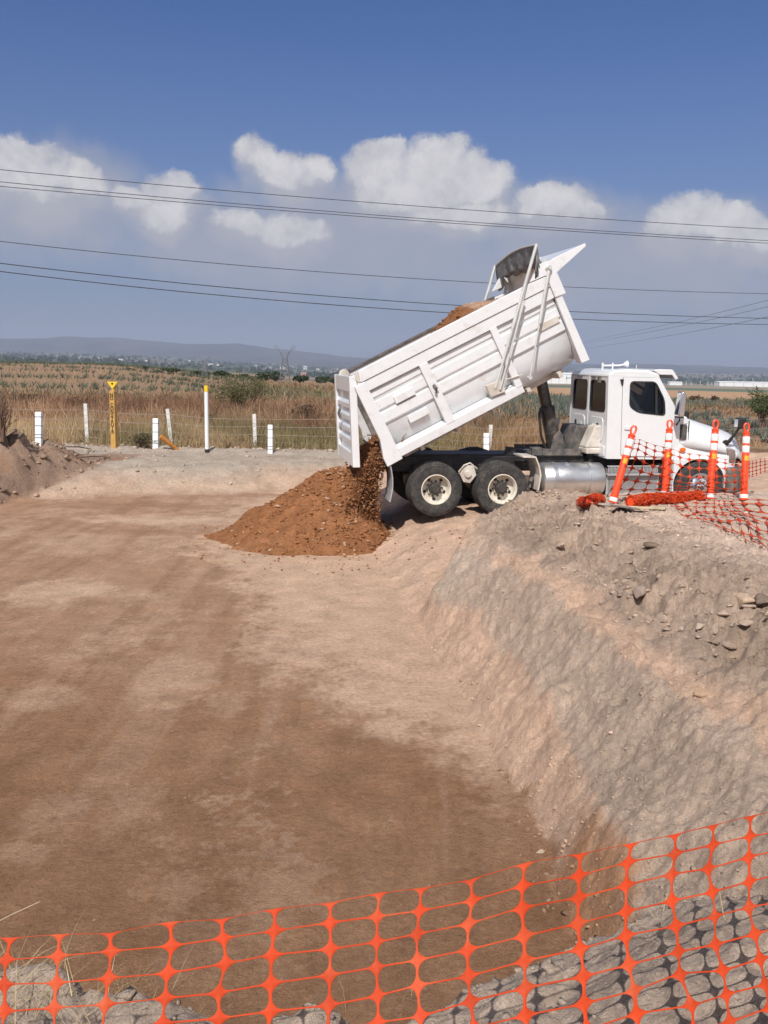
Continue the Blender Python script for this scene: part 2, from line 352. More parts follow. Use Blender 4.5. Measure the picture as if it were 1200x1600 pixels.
M['lattice'] = mat('lattice_steel', (.22, .23, .25), .6, .3)
def glass_mat():
    m = new_mat('door_glass'); N, L = nodes(m); N.remove(N['Principled BSDF'])
    t = N.new('ShaderNodeBsdfTransparent'); t.inputs[0].default_value = (.96, .97, .97, 1); g = N.new('ShaderNodeBsdfGlossy'); g.inputs['Roughness'].default_value = .03
    fr = N.new('ShaderNodeFresnel'); fr.inputs[0].default_value = 1.4; ms = N.new('ShaderNodeMixShader'); L.new(fr.outputs[0], ms.inputs[0]); L.new(t.outputs[0], ms.inputs[1]); L.new(g.outputs[0], ms.inputs[2])
    L.new(ms.outputs[0], N['Material Output'].inputs['Surface']); return m
M['glass'] = glass_mat()
def hill_mat():
    m = new_mat('hill'); N, L = nodes(m); b = N['Principled BSDF']; tc = N.new('ShaderNodeTexCoord')
    n = N.new('ShaderNodeTexNoise'); n.inputs['Scale'].default_value = .004; n.inputs['Detail'].default_value = 9; L.new(tc.outputs['Object'], n.inputs['Vector'])
    cr = N.new('ShaderNodeValToRGB'); cr.color_ramp.elements[0].position = .35; cr.color_ramp.elements[0].color = (.03, .043, .03, 1); cr.color_ramp.elements[1].position = .7; cr.color_ramp.elements[1].color = (.11, .09, .06, 1)
    L.new(n.outputs['Fac'], cr.inputs[0]); L.new(cr.outputs[0], b.inputs['Base Color']); b.inputs['Roughness'].default_value = 1; b.inputs['Specular IOR Level'].default_value = 0; return m
M['hill'] = hill_mat()

# ================================================================== GROUND SHEET
def axis_x():
    a = np.arange(-1.3, 2.7, .016)
    def grow(x, s, sg, lim, g1=.022, k=1.03, g2=8500):
        out = []; st = g1
        while abs(x) < g2:
            x += sg * st; out.append(x); st = min(st * k, 500) if abs(x) > lim else min(st * 1.01, .05)
        return out
    return np.array(sorted(list(a) + grow(a[-1], 0, 1, 7.5) + grow(a[0], 0, -1, 6)))
def axis_y():
    y = -3.0; out = [-8500, -3000, -1000, -300, -100, -40, -15, -6]
    while y < 8500:
        out.append(y); s = max(.013, .0052 * abs(y)) if y > .9 else .25
        if y > 36: s = .012 * y
        y += min(s, 400)
    out.append(8500); return np.array(out)
C = lambda *a: np.array(a, float)
def ground_colour(X, Y, Z):
    dR, dF, dL, dN, Mk = parts(X, Y)
    nA = fbm(X * .55, Y * .55, 5, 101); nB = fbm(X * 2.2, Y * 2.2, 5, 111); nC = fbm(X * 9, Y * 9, 4, 121); nD = fbm(X * 26, Y * 26, 3, 122)
    def mix(c, k, t): return c * (1 - t[..., None]) + k * t[..., None]
    brown = C(.315, .172, .097); wet = C(.265, .147, .080); pale = C(.565, .39, .275); tan = C(.58, .40, .29)
    grey = C(.475, .362, .28); rub = C(.46, .345, .265); top = C(.60, .455, .36); road = C(.40, .335, .27); near = C(.52, .41, .325)
    c = np.broadcast_to(brown, X.shape + (3,)).copy()
    c = mix(c, C(.41, .25, .155), sm(-.45, .55, nA + .4 * nB + .25 * nC) * .55)
    c = mix(c, C(.45, .29, .195), sm(7, 15, Y + 2 * nA) * .45)
    c = mix(c, wet, sm(9.5, 4.5, Y + 1.5 * nA) * .75)
    mk = fbm(X * 4.5 + .4 * nA, Y * .22, 4, 171)      # long faint roller and tyre marks
    c = mix(c, C(.47, .31, .215), sm(.1, .5, mk) * .35 * sm(4, 9, Y)); c = mix(c, C(.25, .14, .082), sm(.1, .5, -mk) * .35)
    for x0, sl in ((-1.75, .05), (-3.6, .02), (-.9, -.06)):
        tx = X - (x0 + sl * (Y - 12) + .012 * (Y - 12) ** 2); on = np.exp(-(tx / .13) ** 2) * sm(8, 10, Y) * (1 - sm(15, 18, Y))
        c = mix(c, C(.27, .155, .095), on * (.35 + .35 * np.sin(Y * 26 + tx * 9)) * np.clip(.5 + nB, 0, 1))
    # pale dusty band along the foot of the bank
    xb = np.interp(Y, [5, 7.2, 8, 9.9, 11.9, 15.3, 18, 24], [1.3, .95, .5, -.45, -1.5, -2.4, -3.4, -3])
    c = mix(c, pale, sm(-.45, .6, X - xb + .8 * nA + .6 * nB + .5 * nC + .3 * nD) * sm(6.3, 8.4, Y + .8 * nA))
    # streaks and dry patches
    st = fbm(X * .9 + .5 * nB, Y * .35, 5, 131)
    c = mix(c, pale * .9, sm(.24, .52, st + .5 * nC + .35 * nD) * .5 * sm(3.5, 8, Y))
    for px, py, rx, ry, a in [(95, 925, 1.0, .9, .9), (170, 930, 1.0, .7, .6), (235, 812, 1.7, .7, .95), (120, 850, 1.0, 1.3, .5), (330, 815, 2.3, .5, .85), (275, 1060, .45, 1.1, .6), (85, 1270, .3, .35, .35),
                              (200, 1265, .25, .5, .35), (60, 1090, .6, .4, .5), (355, 1100, .25, .4, .5), (40, 1335, .2, .15, .35)]:
        p = onz(px, py, 0); q = ((X - p[0]) / rx) ** 2 + ((Y - p[1]) / ry) ** 2
        c = mix(c, pale, (.40 * sm(1.3, .2, q + .9 * nB) + .45 * sm(.95, .35, q + .9 * nB + 1.1 * nC + .9 * nD)) * a)
    for px, py, rx, ry, a in [(150, 940, .5, .35, .6), (200, 790, 3.0, .7, .55), (60, 770, 2.2, .9, .4), (420, 775, 3, .5, .5), (215, 832, 1.1, .4, .4)]:
        p = onz(px, py, 0); q = ((X - p[0]) / rx) ** 2 + ((Y - p[1]) / ry) ** 2
        c = mix(c, C(.31, .18, .108), sm(1.1, .4, q + .6 * nB + .4 * nC) * a)
    # bank strata
    D = dR + .12 * nB + .06 * nC
    bank = np.broadcast_to(tan, c.shape).copy()
    bank = mix(bank, C(.40, .225, .13), sm(.3, -.4, nA + (Y - 5.9) * .35) * sm(.42, .2, D))
    dgr = grey_foot(Y)
    bank = mix(bank, grey, sm(-.04, .04, dR - dgr + .10 * nA + .10 * nB + .06 * nC) * (1 - sm(-.04, .03, dR + .06 * nA + .07 * nB + .05 * nC - ledge_at(Y))))
    bank = mix(bank, C(.50, .40, .32), sm(.1, .6, nA) * sm(.15, .3, D) * .5)
    bank = mix(bank, rub, sm(.14, .34, D + .20 * nA - ledge_at(Y)))
    bank = mix(bank, C(.33, .245, .185), sm(-.35, .35, nB + .5 * nA) * sm(.2, .4, D - ledge_at(Y)) * (1 - sm(1.1, 2.0, D - ledge_at(Y))) * .8)
    bank = mix(bank, top, sm(1.9, 3.4, D + .5 * nA))
    ramp = mix(np.broadcast_to(tan, c.shape).copy(), C(.48, .34, .25), sm(0, .6, nB))
    bank = mix(ramp, bank, Mk)
    c = mix(c, bank, sm(-.04, .05, dR + .06 * nC + .05 * nB))
    fs = mix(np.broadcast_to(C(.47, .335, .245), c.shape).copy(), road, sm(.3, 2.0, dF + .9 * nA + .3 * nB))
    fs = mix(fs, C(.36, .29, .23), sm(.15, .55, fbm(X * .4, Y * 1.6, 4, 141)) * .6 * sm(1, 2, dF))
    c = mix(c, fs, sm(-.5, .3, dF + .3 * nB + .3 * nA) * (dR < 1.5 + .0 * dR))
    lf = mix(np.broadcast_to(C(.30, .21, .155), c.shape).copy(), C(.27, .15, .09), sm(.0, .5, nB) * sm(1.6, .2, dL))
    c = mix(c, lf, sm(-.1, .15, dL + .1 * nB) * (Y < 28))
    c = mix(c, near, sm(-.16, -.05, dN + .05 * nB))
    # fields beyond the fence
    d = np.hypot(X, Y)
    fieldc = mix(np.broadcast_to(C(.20, .125, .075), c.shape).copy(), C(.30, .20, .12), sm(-.3, .4, nA))
    t = X / np.maximum(Y, 1)
    nF = fbm(X * .02, Y * .02, 4, 151); nG = fbm(X * .1, Y * .1, 3, 152)
    far = np.broadcast_to(C(.30, .20, .125), c.shape).copy()
    far = mix(far, C(.26, .235, .16), sm(75, 95, d) * sm(.05, .2, t))
    far = mix(far, C(.42, .27, .165), sm(105, 128, d + 30 * nF) * (1 - sm(235, 270, d)) * sm(.05, .2, t))
    far = mix(far, C(.13, .165, .13), sm(240, 275, d) * (1 - sm(430, 500, d)) * sm(-.05, .05, t))
    far = mix(far, C(.36, .24, .15), sm(430, 500, d) * (1 - sm(900, 1100, d)))
    far = mix(far, C(.12, .15, .12), sm(300, 340, d) * (1 - sm(700, 760, d)) * sm(.02, -.05, t))
    far = mix(far, C(.45, .32, .22), sm(-.13, -.17, t) * (1 - sm(.20, .0, -t * 0 + (-t - .36) * -1)) * sm(900, 1000, d) * (1 - sm(1700, 1900, d)))
    vfar = mix(np.broadcast_to(C(.08, .10, .06), c.shape).copy(), C(.30, .24, .17), sm(.1, .35, fbm(X * .0016, Y * .004, 4, 161)))
    far = mix(far, vfar, sm(1500, 2100, d))
    # tan soil between the agave rows on the left rise
    far = mix(far, C(.285, .19, .12), sm(75, 95, d) * (1 - sm(230, 250, d)) * sm(-.1, -.16, t) * sm(-.3, .2, nG))
    fieldc = mix(fieldc, far, sm(58, 85, d))
    c = mix(c, fieldc, sm(29.9, 30.8, Y + .5 * nA))
    return np.clip(c * np.where(Y < 30.5, 1.07, 1.0)[..., None], .01, .9)
gx = axis_x(); gy = axis_y()
GX, GY = np.meshgrid(gx, gy)
GZ = height(GX, GY)
GC = ground_colour(GX, GY, GZ)
nx, ny = len(gx), len(gy)
ii = (np.arange(ny - 1)[:, None] * nx + np.arange(nx - 1)[None]).ravel()
gme = np_mesh('ground', np.stack([GX, GY, GZ], -1).reshape(-1, 3), np.stack([ii, ii + 1, ii + nx + 1, ii + nx], 1), GC.reshape(-1, 3), smooth=True)
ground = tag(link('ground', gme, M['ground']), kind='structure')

# ================================================================== STONES AND CLODS
def ico(sub):
    import bmesh
    bm = bmesh.new(); bmesh.ops.create_icosphere(bm, subdivisions=sub, radius=1)
    V = np.array([v.co[:] for v in bm.verts]); Fc = np.array([[v.index for v in f.verts] for f in bm.faces]); bm.free(); return V, Fc
ICO1 = ico(1); ICO2 = ico(2)
def stones(P, S, colr, base=ICO1, flat=.65, rough=.28, seed=0, chops=6):
    """many irregular stones as arrays"""
    rng = np.random.default_rng(seed); V0, F0 = base; n = len(P); k = len(V0)
    J = V0[None] * (1 + rough * rng.normal(size=(n, k, 1)))
    # chop with random planes for angular faces
    for _ in range(chops):
        nn = rng.normal(size=(n, 1, 3)); nn /= np.linalg.norm(nn, axis=2, keepdims=True); dd = (J * nn).sum(2, keepdims=True)
        J = J - nn * np.maximum(dd - rng.uniform(.35, .75, (n, 1, 1)), 0)
    sc = S[:, None, None] * np.stack([rng.uniform(.7, 1.4, n), rng.uniform(.7, 1.3, n), np.full(n, flat)], 1)[:, None]
    J = J * sc; a = rng.uniform(0, 6.28, n); ca, sa = np.cos(a)[:, None], np.sin(a)[:, None]
    x = J[..., 0] * ca - J[..., 1] * sa; y = J[..., 0] * sa + J[..., 1] * ca
    V = np.stack([x, y, J[..., 2]], -1) + P[:, None]
    Fs = F0[None] + (np.arange(n) * k)[:, None, None]
    return V.reshape(-1, 3), Fs.reshape(-1, 3), np.repeat(colr, k, 0)
def merge(items):
    Vs, Fs, Cs, b = [], [], [], 0
    for V, Fc, Cc in items: Vs.append(V); Fs.append(Fc + b); Cs.append(Cc); b += len(V)
    return np.concatenate(Vs), np.concatenate(Fs), np.concatenate(Cs)
def jitcol(base, n, v=.15, rng=RNG): return np.clip(np.array(base)[None] * (1 + v * rng.normal(size=(n, 1))), .02, .85)
def ground_stones(xs, ys, smin, smax, tone, pw=3, sink=.25, seed=1, **k):
    n = len(xs); rng = np.random.default_rng(seed); S = smin + (smax - smin) * rng.random(n) ** pw
    z = height(xs, ys) + S * (.30 - sink)
    gc = ground_colour(xs, ys, None); cc = np.clip((.72 * gc + .28 * np.array(tone)[None]) * (1 + .13 * rng.normal(size=(n, 1))), .02, .8)
    return stones(np.stack([xs, ys, z], 1), S, cc, seed=seed, **k)
items = []
def filt(n, x0, x1, y0, y1, fn, seed):
    rng = np.random.default_rng(seed); X = rng.uniform(x0, x1, n); Y = rng.uniform(y0, y1, n); dR, dF, dL, dN, Mk = parts(X, Y)
    k = rng.random(n) < fn(X, Y, dR, dF, dL, dN, Mk); return X[k], Y[k]
X, Y = filt(46000, .5, 7, 2.2, 15, lambda X, Y, dR, dF, dL, dN, Mk: sm(1.15, 1.6, dR) * (1 - .93 * sm(2.6, 4.6, dR)) * Mk * np.clip(.42 + .9 * fbm(X * .9, Y * .9, 2, 301), .04, 1), 1)
items.append(ground_stones(X, Y, .005, .06, (.50, .385, .30), 6, seed=2, flat=.5, chops=9, sink=.4))
X, Y = filt(3600, 1.5, 6, 2.2, 10.5, lambda X, Y, dR, dF, dL, dN, Mk: sm(1.3, 1.8, dR) * (1 - sm(2.4, 3.4, dR)) * np.clip(1.2 * fbm(X * .8, Y * .8, 2, 302) + .15, 0, 1), 3)
items.append(ground_stones(X, Y, .03, .12, (.52, .41, .32), 3, seed=4, base=ICO2, rough=.06, sink=.35, flat=.45, chops=14))
X, Y = filt(16000, -.6, 2.2, 3, 16.5, lambda X, Y, dR, dF, dL, dN, Mk: np.exp(-((dR - .02) / .12) ** 2) * (1 - .6 * sm(5, 9, Y)) + .03 * (dR > 0) * (dR < 1.2), 5)
items.append(ground_stones(X, Y, .004, .035, (.52, .37, .27), 4, seed=6))
X, Y = filt(16000, -2, 2.5, 1.2, 3.2, lambda X, Y, dR, dF, dL, dN, Mk: sm(-.12, .05, dN) * np.clip(.45 + fbm(X * 3, Y * 3, 2, 303), .1, 1), 7)
items.append(ground_stones(X, Y, .0025, .018, (.46, .37, .30), 5, seed=8))
X, Y = filt(500, -1.6, 1.2, 1.9, 2.8, lambda X, Y, dR, dF, dL, dN, Mk: np.exp(-((dN - .03) / .07) ** 2), 9)
items.append(ground_stones(X, Y, .006, .03, (.44, .35, .28), 3, seed=10, rough=.3, sink=.4))
X, Y = filt(2800, -9, 1, 3, 24, lambda X, Y, dR, dF, dL, dN, Mk: (dR < 0) * .9 * (1 - sm(3, 10, Y) * .5), 11)
items.append(ground_stones(X, Y, .003, .020, (.52, .37, .27), 6, seed=12))
X, Y = filt(5000, -13, 6, 22, 30.5, lambda X, Y, dR, dF, dL, dN, Mk: .25 * sm(0, .4, dF) + .7 * sm(0, .5, dL), 13)
items.append(ground_stones(X, Y, .008, .10, (.42, .325, .25), 5, seed=14))
X, Y = filt(900, -13, 8, 29.2, 30.6, lambda *a: .8 + 0 * a[0], 15)
items.append(ground_stones(X, Y, .02, .12, (.46, .37, .29), 4, seed=16))
X, Y = filt(20000, .4, 3.4, 2.4, 14.5, lambda X, Y, dR, dF, dL, dN, Mk: sm(.05, .2, dR) * (1 - sm(1.3, 1.6, dR)) * Mk * np.clip(.4 + 1.2 * fbm(X * 1.4, Y * 1.4, 3, 305), .08, 1) * .75, 17)
items.append(ground_stones(X, Y, .004, .026, (.44, .345, .27), 4, seed=18, sink=.55, chops=9))
X, Y = filt(1100, -12, -7, 21.5, 26.5, lambda X, Y, dR, dF, dL, dN, Mk: sm(-.2, .5, dL) * .8, 19)
items.append(ground_stones(X, Y, .02, .12, (.29, .20, .15), 3, seed=22, rough=.3, sink=.35))
V, Fc, Cc = merge(items)
tag(link('rubble', np_mesh('rubble', V, Fc, Cc), M['rock']), kind='stuff')

# single boulders one can point at on the bank
bl = [(1160, 945, .17, (0.61, 0.45, 0.32), 'large pale tan slab of rock at the right end of the rubble slope'),
      (1000, 928, .13, (0.41, 0.32, 0.26), 'grey angular rock in the middle of the rubble slope'),
      (1093, 1085, .085, (0.46, 0.32, 0.22), 'brown loose rock fallen onto the pale ledge of the bank'),
      (1118, 985, .09, (0.40, 0.31, 0.24), 'dark grey block below the pale slab'),
      (1092, 980, .06, (0.57, 0.45, 0.35), 'small pale flat stone beside the dark grey block'),
      (876, 853, .09, (0.54, 0.41, 0.32), 'lone pale rock near the left crest of the bank'),
      (1018, 852, .10, (0.24, 0.18, 0.13), 'dark broken clod on the flat top of the bank'),
      (1190, 940, .11, (0.24, 0.18, 0.14), 'dark rock at the right frame edge beside the pale slab'),
      (846, 1223, .045, (0.55, 0.38, 0.27), 'pale stone on the reddish foot of the bank'),
      (845, 1333, .04, (0.56, 0.43, 0.31), 'light stone at the corner of the pit just above the orange net'),
      (612, 1345, .014, (0.67, 0.53, 0.39), 'tiny pale pebble alone on the brown pit floor')]
for px, py, s, c, lab in bl:
    p = ground_hit(px, py); n = 1
    V, Fc, Cc = stones(np.array([[0, 0, s * .2]]), np.array([s]), np.array([c]), base=ico(3), flat=.6, rough=.025, seed=int(px), chops=12)
    o = tag(link('rock', np_mesh('rock', V, Fc, Cc), M['rock']), lab, 'rock'); o.location = (p[0], p[1], gh(p[0], p[1]) - .01)

# ================================================================== DUMPED SOIL
PC = np.array([-.80, 18.55])
def pile_mesh():
    th = np.linspace(0, 2 * np.pi, 260, endpoint=False); rr = np.linspace(0, 1, 110)
    # reach of the heap in each direction (right, back, left, front)
    Rt = np.interp(th, np.radians([0, 45, 90, 135, 180, 215, 250, 275, 315, 360]), [.95, 1.2, 1.9, 2.4, 2.75, 2.35, 1.75, 1.65, 1.3, .95])
    Rt = Rt * (1 + .10 * fbm(np.cos(th) * 3.5, np.sin(th) * 3.5, 4, 400))
    A, Rr = np.meshgrid(th, rr); Rd = Rr * Rt[None]
    X = PC[0] + Rd * np.cos(A); Y = PC[1] + Rd * np.sin(A)
    Z = 1.66 * (1 - Rr) ** 1.16
    Z = Z * (1 - .12 * np.exp(-(Rr / .12) ** 2))
    nz = .20 * fbm(X * 1.5, Y * 1.5, 4, 401) + .035 * fbm(X * 9, Y * 9, 4, 402) + .014 * fbm(X * 30, Y * 30, 2, 403)
    Z = np.maximum(Z + nz * sm(1.0, .85, Rr) * (.6 + .4 * Rr), height(X, Y) * sm(.8, 1, Rr)) 
    Z[-1] = height(X[-1], Y[-1]) - .05
    c = np.broadcast_to(C(.295, .132, .059), X.shape + (3,)).copy(); t = sm(.1, .5, fbm(X * 1.4, Y * 1.4, 4, 405))[..., None]
    c = c * (1 - .45 * t) + C(.36, .19, .105) * .45 * t
    k = len(th); idx = (np.arange(len(rr) - 1)[:, None] * k + np.arange(k)[None])
    nxt = (np.arange(len(rr) - 1)[:, None] * k + (np.arange(k)[None] + 1) % k)
    return np.stack([X, Y, Z], -1).reshape(-1, 3), np.stack([idx.ravel(), nxt.ravel(), (nxt + k).ravel(), (idx + k).ravel()], 1), c.reshape(-1, 3), (X, Y, Z)
pv, pf, pc, PXYZ = pile_mesh()
pile = tag(link('dirt_pile', np_mesh('dirt_pile', pv, pf, pc, smooth=True), M['soil']), 'heap of reddish brown soil being tipped behind the dump truck', 'dirt pile')
rng = np.random.default_rng(5); k = rng.integers(0, len(pv), 5200); S = .010 + .055 * rng.random(len(k)) ** 5
cc = np.where(rng.random((len(k), 1)) < .16, C(.45, .29, .19)[None], C(.30, .135, .061)[None]) * rng.uniform(.75, 1.2, (len(k), 1))
it = [stones(pv[k] + np.array([0, 0, .006]), S, cc, seed=20)]
th = rng.uniform(2.6, 5.6, 420); rad = rng.uniform(1.6, 3.4, 420); X = PC[0] + rad * np.cos(th); Y = PC[1] + rad * np.sin(th)
S = .006 + .03 * rng.random(420) ** 4; it.append(stones(np.stack([X, Y, height(X, Y) + S * .3], 1), S, jitcol((.30, .13, .06), 420), seed=21))
V, Fc, Cc = merge(it)
tag(link('clods', np_mesh('clods', V, Fc, Cc), M['rock'], pile), kind='stuff')

# ================================================================== DUMP TRUCK
TRX, TRY, TRZ, TYAW = .80, 19.06, .61, R(10)
truck = empty('dump_truck', (TRX, TRY, TRZ), TYAW)
tag(truck, 'white dump truck with its body raised, tipping soil into the pit', 'dump truck')
BA = R(27.5); bc, bs = math.cos(BA), math.sin(BA)
def bed(u, y, v): return (-.75 + u * bc - v * bs, y, 1.12 + u * bs + v * bc)   # body frame -> truck frame
def uvy(p, q, a): return bed(p, a, q)
HW = 1.25
body = MB(); body.xf = None
# floor, far and near walls (near wall split into panel + trim)
b = MB()
U = [0, 4.05]
belly = [(1.13, .62), (1.10, .42), (1.0, .22), (.84, .08), (.62, .02)]          # rounded lower edge (y, v)
sec = [(-1.16, 1.62), (-1.16, 1.22)] + [(-y, v) for y, v in belly] + [(y, v) for y, v in belly[::-1]] + [(1.16, 1.22), (1.16, 1.62)]
prof = []
b.grid([[bed(u, y, v) for y, v in sec] for u in (0.0, 1.2, 2.7, 4.05)])
dump = b.build('dump_body', M['white'], truck, solid=.04, smooth=True)
b = MB(); b.grid([[bed(u, y * .962, .035 + v * .975) for y, v in sec] for u in (-.01, 1.2, 2.7, 4.02)]); b.build('liner', M['grime'], dump, smooth=True)
# horizontal corrugations on both walls, bay by bay
for side in (-1, 1):
    b = MB()
    for (u0, u1) in ((.07, 1.12), (1.30, 2.65), (2.79, 4.03)):
        for (v0, v1) in ((1.26, 1.40), (1.0, 1.20), (.73, .95)):
            po = [(u0, v0), (u1, v0), (u1, v1), (u0, v1)]
            y0 = 1.165; y1 = 1.205
            q = [bed(u0, side * y0, v0 - .02), bed(u1, side * y0, v0 - .02), bed(u1, side * y1, v0 + .02), bed(u0, side * y1, v0 + .02),
                 bed(u1, side * y1, v1 - .015), bed(u0, side * y1, v1 - .015), bed(u1, side * y0, v1 + .01), bed(u0, side * y0, v1 + .01)]
            b._add(q, [(0, 1, 2, 3), (3, 2, 4, 5), (5, 4, 6, 7), (0, 3, 5, 7), (1, 6, 4, 2)])
    b.build('side_panel', M['white'], dump)
    b = MB()   # top rail in two steps
    s0, s1 = (side * 1.17, side * 1.27)
    q_ = .12 if side > 0 else 0
    b.prism([(-.02, 1.64), (4.06, 1.62), (4.06, 1.83 - q_), (3.72, 1.85 - q_), (.03, 1.86 - q_)], s0, side * 1.285, uvy)
    b.prism([(.02, 1.43), (4.06, 1.39), (4.06, 1.615), (-.02, 1.635)], s0, side * 1.262, uvy)
    b.build('top_rail', M['white'], dump, bevel=.012)
    for (a0, a1) in ((1.12, 1.30), (2.65, 2.79)):
        MB().prism([(a0, .17), (a1, .17), (a1, 1.428), (a0, 1.428)], side * 1.15, side * 1.268, uvy).build('rib', M['white'], dump, bevel=.012)
    # rear post with its pointed foot, front post, headboard corner plate
    MB().prism([(-.16, 1.63), (.065, 1.63), (.065, -.01), (-.27, -.02), (-.27, .16), (-.17, .5)], side * 1.12, side * 1.278, uvy).build('rear_post', M['white'], dump, bevel=.015)
    MB().prism([(4.03, .02), (4.21, .0), (4.21, 1.386), (4.065, 1.386)], side * 1.0, side * 1.275, uvy).build('front_post', M['white'], dump, bevel=.012)
    MB().prism([(4.065, 1.39), (4.29, 1.37), (4.29, 2.06), (4.04, 2.09), (3.72, 1.865), (4.064, 1.84)], side * 1.19, side * 1.297, uvy).build('corner_plate', M['white'], dump, bevel=.01)
    MB().prism([(4.292, 1.80), (5.02, 1.99), (5.03, 2.05), (4.292, 2.07)], side * 1.2, side * 1.275, uvy).build('canopy_bracket', M['white'], dump, bevel=.008)
    # sloped bottom shelf
    b = MB(); b.prism([(1.255, .035), (1.262, .20), (1.05, .26), (1.0, .05)], .066, 2.78, lambda p, q, a: bed(a, side * p, q))
    b.build('lower_rail', M['white'], dump, bevel=.008)
    # reflector boxes
    for (u0, v0) in ((.42, 1.0), (.50, .55)):
        MB().prism([(u0, v0 - .03), (u0 + .42, v0 - .03), (u0 + .42, v0 + .12), (u0, v0 + .12)], side * 1.2, side * 1.245, uvy).build('reflector_box', M['white'], dump, bevel=.008)
    MB().prism([(3.55, .93), (3.98, .93), (3.98, 1.06), (3.55, 1.06)], side * 1.2, side * 1.235, uvy).build('reflector_box', M['dustwhite'], dump, bevel=.006)
    b = MB(); b.tube([bed(1.21, side * 1.29, .98), bed(1.23, side * 1.33, .9), bed(1.18, side * 1.31, .82)], .03, 6);
    b.build('latch', M['grime'], dump)
# front wall, canopy, rim
b = MB(); b.prism([(4.03, .1), (4.11, .1), (4.27, 2.05), (4.19, 2.05)], -1.185, 1.185, uvy); b.build('front_wall', M['white'], dump)
b = MB(); b.prism([(4.295, 2.03), (5.02, 2.01), (5.02, 2.045), (4.295, 2.065)], -1.198, 1.198, uvy); b.build('canopy', M['white'], dump, bevel=.006)
b = MB()
for y in (-.42, .42): b.prism([(-.2, -.16), (3.9, -.12), (3.9, .02), (-.2, .02)], y - .05, y + .05, uvy)
for u in (.5, 1.3, 2.1, 2.9, 3.6): b.prism([(u, -.1), (u + .08, -.1), (u + .08, .018), (u, .018)], -1.0, 1.0, uvy)
b.build('floor_beams', M['dustwhite'], dump)
b = MB()
for y in (-.6, .6): b.tube([(-.92, y, 1.06), (-.92, y + .12, 1.06)], .1, 12)
b.tube([(-.92, -1.1, 1.06), (-.92, 1.1, 1.06)], .05, 10); b.build('hinge', M['grime'], truck)
# tailgate hanging from its top pins
TGX, TGZ = -1.60, 2.62
tg = MB(); T = lambda p, q, a: (TGX + p - .06 * (1 - q / 1.6) * 0 + .0 + (q) * -.055, a, TGZ + q)
tg.prism([(-.05, .02), (.0, .02), (.0, -1.62), (-.05, -1.62)], -1.12, 1.12, T)
tailgate = tg.build('tailgate', M['white'], truck)
b = MB(); F3 = lambda p, q, a: (TGX + a + q * -.055, p, TGZ + q)
for (y0, y1) in ((-1.20, -1.02), (1.02, 1.20)): b.prism([(y0, .06), (y1, .06), (y1, -1.66), (y0, -1.66)], -.13, .01, F3)
b.prism([(-1.02, .06), (1.02, .06), (1.02, -.24), (-1.02, -.24)], -.125, -.05, F3)
b.prism([(-1.02, -1.40), (1.02, -1.40), (1.02, -1.66), (-1.02, -1.66)], -.125, -.05, F3)
b.build('gate_frame', M['white'], tailgate, bevel=.012)
b = MB()
for q in (-.50, -.74, -.97, -1.20):
    b = MB(); b._add([F3(y, z, a) for y in (-1.02, 1.02) for z, a in ((q + .12, -.05), (q + .03, -.105), (q - .05, -.105), (q - .08, -.05))], [(0, 1, 5, 4), (1, 2, 6, 5), (2, 3, 7, 6)]); b.build('gate_corrugation', M['white'], tailgate)
b = MB(); b.tube([F3(.35, -.62, -.14), F3(.35, -.72, -.17), F3(.33, -.8, -.14)], .03, 6); b.build('gate_handle', M['grime'], tailgate)
for y in (-1.17, 1.17):
    b = MB()
    b.tube([(-1.52, y - .05, 2.68), (-1.52, y + .05, 2.68)], .11, 14)
    b.prism([(-1.62, 2.70), (-1.40, 2.70), (-1.34, 2.45), (-1.56, 2.5)], y - .03, y + .03, XZ)
    b.build('gate_pin', M['dustwhite'], tailgate, bevel=.01)
# dirty rim board along the far side
b = MB(); b.prism([(.0, 1.742), (3.7, 1.735), (3.7, 1.765), (0, 1.785)], 1.13, 1.27, uvy); b.build('rim_strip', M['grime'], dump)
# ---- tarp arms and bundled tarp
A0 = bed(2.26, -1.30, .37); A1 = bed(4.13, -1.33, 2.45); A1f = bed(4.05, 1.31, 2.33); A0f = bed(2.26, 1.30, .37)
for (p, q) in ((A0, A1), (A0f, A1f)):
    s = -1 if p[1] < 0 else 1; b = MB()
    v = Vector(q) - Vector(p); m1 = Vector(p) + v * .42; m2 = Vector(p) + v * .62
    b.tube([p, tuple(m2)], .027, 8); b.tube([tuple(Vector(p) + Vector((.09, s * .03, -.02))), tuple(m2 + Vector((.06, s * .03, -.02)))], .02, 8)
    b.tube([tuple(m1), q], .032, 8); b.tube([tuple(m1 + Vector((.07, 0, -.03))), tuple(Vector(p) + v * .86)], .016, 6)
    b.build('tarp_arm', M['pole'], truck, smooth=True)
for s in (-1, 1):
    b = MB(); p = bed(2.96, s * 1.33, .25); q = bed(4.16, s * 1.33, 1.93); v = Vector(q) - Vector(p); mm = tuple(Vector(p) + v * .5)
    b.tube([p, mm], .018, 8); b.tube([mm, q], .034, 8); b.tube([bed(4.13, s * 1.27, 1.95), bed(4.18, s * 1.37, 1.95)], .045, 8); b.tube([bed(2.96, s * 1.25, .25), bed(2.96, s * 1.36, .25)], .04, 8)
    b.build('arm_spring', M['pole'], truck, smooth=True)
    b = MB(); b.prism([(2.12, .26), (2.42, .22), (2.42, .47), (2.12, .50)], s * 1.2, s * 1.31, uvy); b.tube([bed(2.42, s * 1.3, .45), bed(2.86, s * 1.29, .36)], .014, 6); b.tube([bed(2.35, s * 1.3, .24), bed(2.66, s * 1.3, .62)], .014, 6)
    b.build('arm_mount', M['dustwhite'], truck, bevel=.01)
